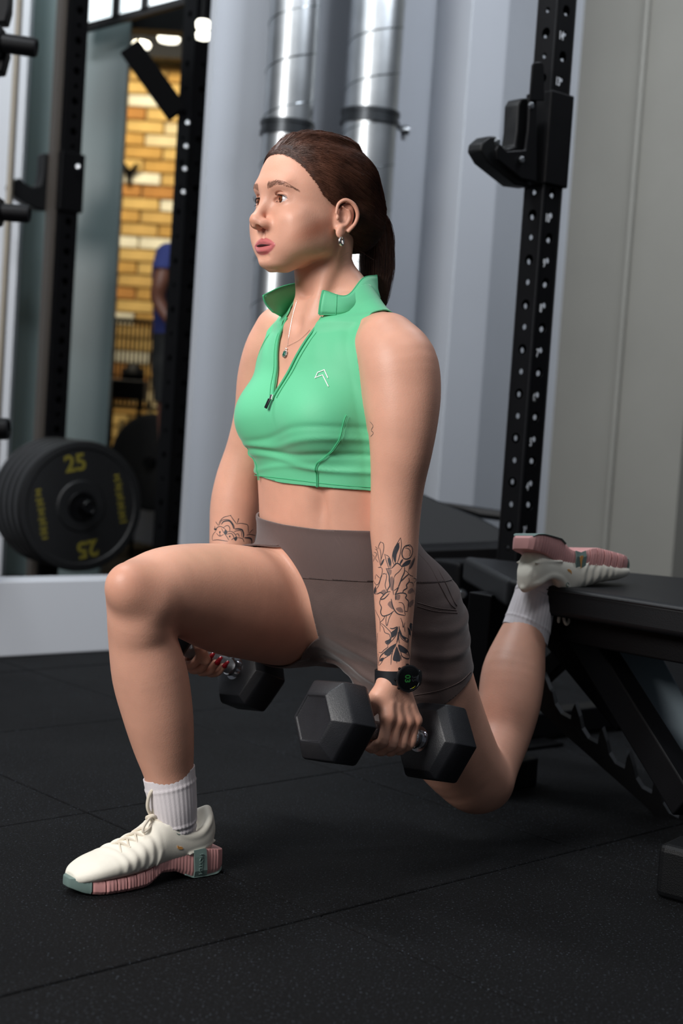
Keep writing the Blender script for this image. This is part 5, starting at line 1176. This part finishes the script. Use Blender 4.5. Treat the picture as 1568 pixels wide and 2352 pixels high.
for i in range(4):
    a = rad(150 - i * 9); d_ = RT * math.cos(a) - FW * math.sin(a); MB().box(WC + d_ * (rr_ + .0036), .0006, .0032, .0004, np.cross(UP, d_), UP, d_).build('strap_slot', M_inner if i == 0 else M_blackgloss, watch)
MB().lathe(WC + RT * .0345 + WN * .010 - UP * .001, nrm(RT + WN * .4), [(-.004, .010), (0, .0135), (.004, .012), (.006, .004)], n=24).build('strap_keeper', pbr('strap end', '1C1E22', rough=.3), watch, smooth=True)
# necklace
nm = MB()
for px in ([(683, 690), (674, 722), (667, 755), (661, 795)], [(712, 758), (703, 768), (686, 783), (661, 796)]):
    P = cr([(x, y, 0) for x, y in px], 8); run = [ray(x, y) for x, y, _ in P]; run = [a + n_ * .0012 for a, n_ in run if a is not None]
    nm.tube(run, .00022, n=5)
    for k in range(0, len(run), 1): nm.lathe(run[k], Z, [(-.0005, .0001), (0, .0005), (.0005, .0001)], n=6)
back = onto(FULL, np.array([TP(.062 * math.cos(a), .07 - .07 * math.sin(a), .508 + .012 * math.sin(a)) for a in np.linspace(-.6, math.pi + .6, 22)]), .001, 4); nm.tube(back, .00045, n=5)
nk = nm.build('necklace', M_silver, person, smooth=True); nk['label'] = 'fine silver chain with a green stone pendant'
pc, pn = ray(657, 814); pc = pc + pn * .0035; px_ = nrm(np.cross(Z, pn)); py_ = np.cross(pn, px_)
MB().box(pc, .0030, .0038, .0016, px_, py_, pn, bev=.0010).build('pendant', M_emerald, nk, smooth=True)
hm = MB()
for k in range(16):
    a = 2 * math.pi * k / 16; hm.lathe(pc + px_ * .0046 * math.cos(a) + py_ * .0055 * math.sin(a), pn, [(-.001, .0004), (0, .0011), (.001, .0005)], n=8)
hm.lathe(pc + py_ * .0088, pn, [(-.001, .0005), (0, .0018), (.001, .0005)], n=10); hm.build('pendant_setting', M_silver, nk, smooth=True)
# earrings
for s in (1, -1):
    ec = HP(s * .0815, -.0165, -.0540); P = [ec + (UH * math.cos(t) + nrm(FH * .9 + LH * .5 * s) * math.sin(t)) * np.array([.0062]) for t in np.linspace(.3, 6.0, 22)]
    MB().tube(P, [.0012 + .0014 * math.sin(t / 21 * math.pi) for t in range(22)], n=12, ell=1.25).build('earring', M_silver, person, smooth=True)
# nails
for kk in (knR, knL):
    for i in range(4):
        K, P3, P4, r = kk[i]; G_ = GR if kk is knR else GL; ax_ = AXR if kk is knR else AXL; d_ = nrm(P4 - P3); c = P4 + d_ * r * .45; outw = nrm((c - G_) - ax_ * ((c - G_) @ ax_)); outw = nrm(outw - d_ * (outw @ d_))
        MB().lathe(c + outw * r * .45, outw, [(0, r * .62), (r * .22, r * .55), (r * .34, r * .30)], n=14).build('fingernail', M_nail, body, smooth=True) if kk is knR else None
        V_ = [c + outw * (r * .62) + d_ * (r * (t)) + ax_ * (r * .62 * w_ * (1 - .25 * t * t)) - outw * (.35 * r * w_ * w_) for t in (-.5, .3, 1.1, 1.6) for w_ in (-1, -.5, 0, .5, 1)]
        o_ = MB().add(V_, [(a * 5 + b, a * 5 + b + 1, a * 5 + b + 6, a * 5 + b + 5) for a in range(3) for b in range(4)]).build('fingernail', M_nail, body, smooth=True); md = o_.modifiers.new('s', 'SOLIDIFY'); md.thickness = .0008
# ---------------------------------------------------------------- tattoos: ink ribbons lying on the skin
def ribbons(name, strokes, mat, parent, conv, off=.00025):
    V, Fc = [], []
    for st_ in strokes:
        wd = st_[0]; P = cr([(*p, 0) for p in st_[1:]], 5) if len(st_) > 3 else cr([(*p, 0) for p in st_[1:]], 4); run = []
        for x, y, _ in P:
            a, n_ = ray(*conv(x, y))
            if a is not None: run.append((a, n_))
        if len(run) < 2: continue
        if max(np.linalg.norm(run[i + 1][0] - run[i][0]) for i in range(len(run) - 1)) > .02: continue
        b0 = len(V)
        for i, (a, n_) in enumerate(run):
            t = nrm(run[min(i + 1, len(run) - 1)][0] - run[max(i - 1, 0)][0] + 1e-9); s_ = nrm(np.cross(n_, t)); e = 1 - .5 * (abs(2 * i / (len(run) - 1) - 1)) ** 3
            V += [a + n_ * off + s_ * wd * .5 * e, a + n_ * off - s_ * wd * .5 * e]
        Fc += [(b0 + 2 * i, b0 + 2 * i + 1, b0 + 2 * i + 3, b0 + 2 * i + 2) for i in range(len(run) - 1)]
    return tag(mesh_obj(name, V, Fc, mat, parent, smooth=True), kind='stuff')
def patches(name, polys, mat, parent, conv, off=.0002):
    V, Fc = [], []
    for pl_ in polys:
        P = cr([(*p, 0) for p in pl_], 3, closed=True)[:, :2]; c = P.mean(0); rings = [P, P * .5 + c * .5]; idx = []
        pts = [ray(*conv(*p)) for r_ in rings for p in r_] + [ray(*conv(*c))]
        if any(p[0] is None for p in pts): continue
        b0 = len(V); V += [a + n_ * off for a, n_ in pts]; m_ = len(P)
        Fc += [(b0 + k, b0 + (k + 1) % m_, b0 + m_ + (k + 1) % m_, b0 + m_ + k) for k in range(m_)] + [(b0 + m_ + k, b0 + m_ + (k + 1) % m_, b0 + 2 * m_) for k in range(m_)]
    return tag(mesh_obj(name, V, Fc, mat, parent, smooth=True), kind='stuff') if V else None
c1 = lambda x, y: (840 + x / 11.2, 1220 + y / 11.2); c2 = lambda x, y: (840 + x / 11.2, 1400 + y / 11.2); c4 = lambda x, y: (470 + x / 10.453, 1170 + y / 10.453)
w1, w2 = .0011, .0018
S1 = [(w1, (890, 165), (800, 320), (720, 470), (680, 640), (690, 780), (730, 880)), (w1, (890, 165), (912, 330), (890, 520), (850, 690), (800, 830)), (w1, (860, 280), (800, 480), (770, 680), (750, 860)),
 (w2, (1130, 345), (1010, 380), (940, 490), (925, 600), (970, 700), (1060, 715), (1150, 660), (1195, 540), (1190, 430), (1130, 345)), (w1, (1000, 430), (1090, 450), (1135, 520), (1120, 640)), (w1, (1020, 400), (1080, 370), (1150, 400)),
 (w2, (950, 720), (900, 780), (875, 860)), (w2, (1150, 740), (1040, 780), (960, 850), (920, 910)), (w2, (1150, 745), (1110, 830), (1000, 890), (920, 910)), (w1, (1270, 640), (1190, 770), (1120, 900), (1090, 1050)), (w1, (1265, 700), (1210, 860), (1130, 980)),
 (w1, (480, 580), (520, 740), (560, 860), (590, 960)), (w1, (490, 600), (580, 650), (640, 770), (640, 940)), (w1, (560, 680), (600, 800), (615, 940)),
 (w1, (385, 265), (340, 350), (310, 470)), (w1, (385, 280), (450, 320), (460, 450), (430, 600), (395, 720)), (w1, (350, 420), (385, 560), (390, 700), (375, 880)), (w1, (235, 380), (180, 530), (165, 640)), (w1, (230, 450), (290, 500), (310, 600), (340, 730), (370, 870)), (w2, (475, 715), (420, 790), (380, 910)), (w1, (240, 400), (280, 430), (280, 480)),
 (w1, (170, 850), (230, 830), (290, 920), (300, 1020), (250, 1110), (190, 1170)), (w1, (310, 930), (400, 940), (425, 1020), (400, 1140), (370, 1210)), (w1, (260, 1110), (320, 1170), (360, 1210)), (w1, (250, 1130), (240, 1240)), (w1, (190, 1270), (270, 1380), (330, 1340), (380, 1200)), (w1, (380, 920), (330, 940)), (w1, (210, 540), (280, 580), (250, 700), (320, 800)), (w1, (180, 600), (220, 680), (190, 780)),
 (w2, (520, 950), (560, 1050), (600, 1150), (600, 1260), (615, 1400), (560, 1500), (545, 1560)), (w1, (530, 970), (600, 960), (670, 950)), (w2, (670, 950), (740, 870), (800, 825), (880, 870), (930, 930)), (w1, (930, 930), (850, 1040), (760, 1120), (725, 1190)), (w1, (720, 1190), (715, 1300), (695, 1450), (700, 1560), (710, 1640)),
 (w2, (990, 920), (990, 1020), (970, 1100), (930, 1180), (890, 1290), (850, 1390), (830, 1440)), (w2, (1100, 1100), (1030, 1160), (950, 1240), (890, 1300)), (w1, (1000, 1010), (1060, 1050), (1130, 1130), (1210, 1160)), (w1, (720, 1530), (790, 1480), (840, 1430)), (w2, (840, 1440), (800, 1530), (745, 1640)),
 (w2, (1100, 1200), (1110, 1290), (1040, 1380), (1050, 1460), (970, 1520), (940, 1590)), (w1, (1110, 1310), (1200, 1330), (1220, 1420)), (w2, (745, 1640), (800, 1610), (900, 1590), (1000, 1600), (1040, 1650), (1020, 1720), (1090, 1800), (1085, 1900), (1070, 2060)), (w1, (1040, 1660), (1120, 1620), (1200, 1640), (1290, 1665)), (w2, (765, 1640), (765, 1770)),
 (w1, (525, 1080), (530, 1200), (495, 1370), (515, 1480), (560, 1560)), (w1, (430, 1110), (470, 1090), (520, 1110)), (w1, (420, 1130), (390, 1200), (330, 1400), (270, 1500), (290, 1620)), (w2, (290, 1620), (380, 1580), (460, 1640)), (w2, (630, 1555), (540, 1570), (440, 1660), (375, 1750), (460, 1740), (520, 1690), (600, 1600)), (w1, (265, 1400), (215, 1500), (215, 1600), (290, 1620)),
 (w2, (375, 1750), (355, 1850), (400, 1960), (380, 2080), (420, 2170), (490, 2180), (620, 2130), (720, 2050)), (w2, (650, 1740), (680, 1900), (740, 2040), (830, 2130), (1000, 2170)), (w1, (840, 1830), (920, 1840), (970, 1900), (990, 2040), (1010, 2170)), (w1, (1000, 2060), (1070, 2065)), (w1, (165, 1300), (180, 1500), (230, 1700), (240, 1950), (280, 2120), (340, 2240)), (w1, (1100, 2030), (1250, 2060)), (w1, (1220, 1200), (1290, 1240), (1240, 1330)), (w1, (1260, 1450), (1250, 1640))]
S2 = [(w1, (240, 0), (290, 110), (350, 230), (365, 330), (365, 570)), (w1, (365, 330), (440, 260), (500, 160)), (w1, (540, 130), (515, 280), (540, 420), (600, 220), (680, 80)), (w1, (890, 210), (940, 350), (955, 460), (1000, 330)), (w2, (620, 480), (700, 490), (800, 440)), (w1, (370, 340), (460, 400), (560, 500), (640, 590), (650, 680)), (w1, (370, 370), (450, 470), (490, 590), (600, 640), (630, 740)), (w1, (245, 330), (270, 480), (350, 570)),
 (w2, (820, 440), (740, 530), (660, 600), (660, 700), (600, 780), (500, 830), (560, 910)), (w1, (820, 460), (790, 620), (720, 740), (620, 850), (560, 920)), (w2, (850, 430), (870, 560), (940, 680), (1080, 750)), (w1, (860, 640), (930, 760), (1070, 840), (1080, 760)), (w2, (830, 580), (820, 720), (790, 860)), (w1, (850, 620), (840, 760), (860, 870)), (w1, (560, 920), (560, 970), (470, 1040), (400, 1110), (330, 1100)),
 (w2, (790, 870), (640, 960), (500, 1080), (380, 1200), (340, 1330), (320, 1440)), (w1, (660, 1130), (560, 1200), (460, 1270), (400, 1370), (340, 1440)), (w1, (700, 1030), (660, 1200), (640, 1420)), (w1, (800, 1050), (790, 1380)), (w2, (850, 900), (980, 980), (1080, 1080), (1120, 1240), (1040, 1260), (930, 1200), (880, 1060)), (w1, (890, 1170), (905, 1300)), (w1, (1070, 450), (1100, 620), (1090, 860), (1070, 1070)), (w2, (1090, 470), (1140, 560), (1150, 700)), (w1, (1140, 420), (1180, 380), (1230, 360)), (w1, (990, 430), (1000, 580)), (w1, (300, 600), (290, 860)), (w1, (320, 1130), (300, 1430))]
arm_t = ribbons('tattoo', S1, M_ink, body, c1); ribbons('tattoo', S2, M_ink, body, c2)
DK = [[(830, 300), (740, 460), (690, 640), (760, 820), (790, 600), (860, 420)], [(1140, 745), (1040, 790), (950, 880), (1040, 870), (1110, 820)], [(950, 730), (890, 800), (880, 850), (930, 790)], [(470, 730), (410, 810), (385, 890), (440, 830)], [(250, 1420), (210, 1520), (220, 1600), (255, 1580), (262, 1480)], [(600, 690), (560, 740), (610, 900), (640, 820)], [(1260, 680), (1180, 820), (1110, 980), (1200, 860)]]
D2 = [[(810, 460), (720, 560), (660, 640), (680, 720), (760, 660), (800, 580)], [(640, 740), (560, 800), (520, 840), (560, 890), (640, 820)], [(860, 470), (870, 590), (960, 690), (1080, 750), (1070, 820), (950, 750), (860, 620), (835, 600)], [(780, 900), (640, 960), (500, 1090), (480, 1160), (600, 1190), (690, 1060)], [(830, 900), (960, 970), (1080, 1080), (1110, 1180), (1000, 1130), (900, 1090), (850, 1040)], [(790, 950), (740, 1080), (690, 1280), (760, 1330), (880, 1320), (870, 1150), (830, 1040)], [(1080, 480), (1130, 560), (1150, 660), (1100, 620)], [(1150, 340), (1120, 440), (1180, 560), (1210, 420)], [(380, 1260), (360, 1330), (430, 1320), (460, 1240)]]
patches('tattoo_shading', DK, M_ink, body, c1, .0002); patches('tattoo_shading', D2, M_ink, body, c2, .0002)
SH = [[(640, 1180), (700, 1200), (700, 1500), (640, 1500), (610, 1300)], [(560, 980), (660, 1000), (640, 1120), (600, 1100)], [(640, 1800), (560, 1880), (640, 1980), (700, 2000)], [(380, 1560), (470, 1500), (520, 1560), (450, 1620)], [(1080, 1540), (1180, 1460), (1240, 1560), (1100, 1610)], [(780, 1640), (880, 1640), (860, 1760), (780, 1760)], [(1110, 1840), (1220, 1760), (1260, 1880), (1110, 1960)], [(770, 1990), (900, 1960), (960, 2080), (850, 2080)]]
patches('tattoo_shading', SH, M_inkshade, body, c1, .00012)
w3 = .0012
SM = [(w3, (330, 390), (370, 280), (460, 190), (620, 145)), (w3, (620, 145), (690, 250), (765, 350)), (w3, (765, 350), (870, 335), (1020, 370), (1040, 470), (1050, 580)), (w3, (780, 330), (810, 225)), (w3, (1060, 580), (1110, 520), (1160, 480)), (w3, (265, 295), (325, 385)), (w3, (245, 400), (250, 490)), (w3, (225, 460), (260, 500), (300, 420)), (.0024, (400, 360), (460, 290), (590, 280), (660, 360), (700, 470)), (w3, (350, 380), (420, 260), (590, 255), (690, 370), (715, 460)),
 (w3, (280, 510), (300, 440), (370, 410), (450, 440), (510, 500)), (w3, (440, 440), (540, 385), (600, 440), (600, 520)), (w3, (270, 520), (210, 590), (180, 680), (190, 745)), (w3, (190, 745), (300, 730), (420, 745), (560, 765)), (w3, (280, 570), (360, 640), (460, 600)), (w3, (400, 450), (460, 560), (520, 640), (580, 740)), (w3, (510, 540), (640, 530), (720, 590), (770, 670)), (w3, (520, 600), (640, 580), (700, 680), (640, 730)), (.0028, (720, 470), (830, 470), (900, 500), (930, 600), (920, 680)), (w3, (700, 540), (780, 510), (870, 520), (885, 660)), (w3, (740, 600), (800, 590), (830, 660)), (.0030, (950, 680), (1090, 690), (1130, 760), (1120, 840)), (w3, (1000, 620), (1090, 600), (1220, 630)), (w3, (780, 680), (900, 700), (940, 780)), (w3, (360, 560), (370, 640))]
ribbons('tattoo', SM, M_ink, body, c4)
patches('tattoo_shading', [[(500, 480), (465, 550), (510, 605), (545, 545)], [(760, 650), (700, 700), (740, 760), (780, 700)], [(365, 520), (345, 545), (365, 575), (385, 545)], [(600, 625), (580, 650), (600, 675), (620, 650)], [(250, 450), (220, 470), (250, 500), (280, 470)], [(810, 215), (795, 232), (810, 245), (826, 230)], [(620, 135), (605, 150), (620, 162), (636, 148)]], M_ink, body, c4)
ribbons('tattoo', [(w1, (990, 1050), (1012, 1080), (1000, 1110), (1014, 1130), (995, 1155))], M_ink, body, lambda x, y: (520 + x / 3.015 + 1, 620 + y / 3.015))
# ---------------------------------------------------------------- dumbbells
M_knurl = pbr('knurled chrome', 'B9BCC0', rough=.3, metal=1, bump=1.0, bscale=900)
M_hex = pbr('rubber dumbbell head', '1F2024', rough=.42, vary=.12, vscale=40, bump=.22, bscale=700)
def dumbbell(G, ax, label, twist=8, R=.071, hc=.117, hl=.041, zoff=0.):
    ax = nrm(ax); G = np.asarray(G, float); root = empty('dumbbell', G, label, 'dumbbell', 'pair of hex dumbbells')
    root['group'] = 'pair of hex dumbbells'
    s = nrm(np.cross(ax, Z)); u = np.cross(s, ax); root_c = G
    h = MB().lathe(G, ax, [(-.066, .0135), (-.055, .0138), (-.025, .0152), (0, .0165), (.025, .0152), (.055, .0138), (.066, .0135)], n=32).build('handle', M_knurl, root, smooth=True)
    for sg in (1, -1):
        MB().lathe(G + ax * sg * .058, ax * sg, [(0, .0140), (.001, .0165), (.006, .0170), (.0075, .0155), (.013, .0150), (.014, .021), (.018, .0215), (.0195, .019)], n=36).build('collar_ring', M_chrome, root, smooth=True)
        c = G + ax * sg * hc; m = MB(); V = []; rings = [(-hl - .004, R * .58), (-hl, R * .80), (-hl + .012, R * .97), (-hl + .018, R), (hl - .026, R), (hl - .020, R * .97), (hl - .002, R * .66), (hl + .001, R * .58), (hl - .001, R * .54)]
        for d, r in rings:
            for k in range(6):
                a = rad(60 * k + 60 + twist); V.append(c + ax * sg * d + (s * math.cos(a) + u * math.sin(a)) * r)
        nr = len(rings); Fc = [(i * 6 + k, i * 6 + (k + 1) % 6, (i + 1) * 6 + (k + 1) % 6, (i + 1) * 6 + k) for i in range(nr - 1) for k in range(6)] + [tuple(range(5, -1, -1)), tuple((nr - 1) * 6 + k for k in range(6))]
        o = m.add(V, Fc).build('hex_head', M_hex, root); md = o.modifiers.new('b', 'BEVEL'); md.width = .0045; md.segments = 3; md.limit_method = 'ANGLE'; md.angle_limit = rad(18); smooth_by_angle(o, 80)
    return root
dumbbell(GL, AXL, 'black rubber hex dumbbell held in her tattooed near hand, below the watch', twist=-8)
dumbbell(GR, AXR, 'black rubber hex dumbbell half hidden behind her front leg, held by red nails', twist=-8)
# person far back
pf = empty('person', un(400, 700, 6.2) * [1, 1, 0], 'person in a blue shirt and dark shorts beyond the black post', 'person'); Yf = 6.2
sc6 = FPX / Yf
tt = lambda rows, k=.02: Tube([pt(x, y, Yf + dy, r) for x, y, dy, r in rows], k=k)
bodyf = [tt([(398, 1290, 0, 22), (394, 1180, 0, 27), (392, 1060, 0, 26), (398, 930, 0, 38), (402, 850, 0, 42)]), tt([(420, 1290, .2, 22), (418, 1180, .2, 27), (414, 1060, .2, 26), (412, 930, .15, 38), (408, 850, .1, 42)]), tt([(400, 850, .05, 46), (402, 760, .05, 44), (406, 680, .05, 48), (408, 620, .05, 52), (415, 590, .05, 38)]), tt([(418, 580, .05, 16), (432, 550, .05, 15)]), Ell(un(436, 516, Yf + .05), (.065, .085, .105), k=.02), tt([(388, 590, -.10, 26), (370, 645, -.16, 20), (364, 690, -.15, 17), (395, 745, -.18, 11), (410, 755, -.2, 10)])]
Fp = Field(bodyf); lo6, hi6 = un(398, 1290, Yf) - [.45, .5, .08], un(398, 430, Yf) + [.45, .5, .05]
Vf, Qf = surfnet(Fp, lo6, hi6, .014); M_skin2 = pbr('brown skin', '6B4334', rough=.5)
mesh_obj('body', Vf, Qf, M_skin2, pf, smooth=True)
Fs = Field(bodyf[2:4] + bodyf[5:6]); Fs.post = lambda P, d: d - .012; Vf, Qf = surfnet(Fs, lo6, hi6, .012); zz = lambda x, y: un(x, y, Yf)[2]
Vs_, Qs_ = clipmesh(Vf, Qf, np.minimum(Vf[:, 2] - zz(400, 772), np.minimum(zz(400, 566) - Vf[:, 2], np.where(bodyf[5].d(Vf.astype(np.float32)) < bodyf[2].d(Vf.astype(np.float32)), Vf[:, 2] - zz(380, 625), .1)))); mesh_obj('t_shirt', Vs_, Qs_, pbr('blue shirt', '2B3572', rough=.8), pf, smooth=True)
Fs = Field(bodyf[:3]); Fs.post = lambda P, d: d - .014; Vf, Qf = surfnet(Fs, lo6, hi6, .012); Vs_, Qs_ = clipmesh(Vf, Qf, np.minimum(Vf[:, 2] - zz(400, 925), zz(400, 768) - Vf[:, 2])); mesh_obj('shorts', Vs_, Qs_, pbr('black shorts', '1B1D1E', rough=.8), pf, smooth=True)
Fh = Field([bodyf[4]]); Fh.post = lambda P, d: d - .008; Vf, Qf = surfnet(Fh, lo6, hi6, .010); cH = un(436, 516, Yf + .05); Vs_, Qs_ = clipmesh(Vf, Qf, (Vf - cH) @ nrm([.5, .5, .7]) + .02); mesh_obj('hair', Vs_, Qs_, M_hair, pf, smooth=True)
for x in (392, 414): p = un(x, 1300, Yf) * [1, 1, 0]; MB().box(p + np.array([-.05, -.02, .035]), .13, .045, .035, bev=.02).build('shoe', M_black, pf)
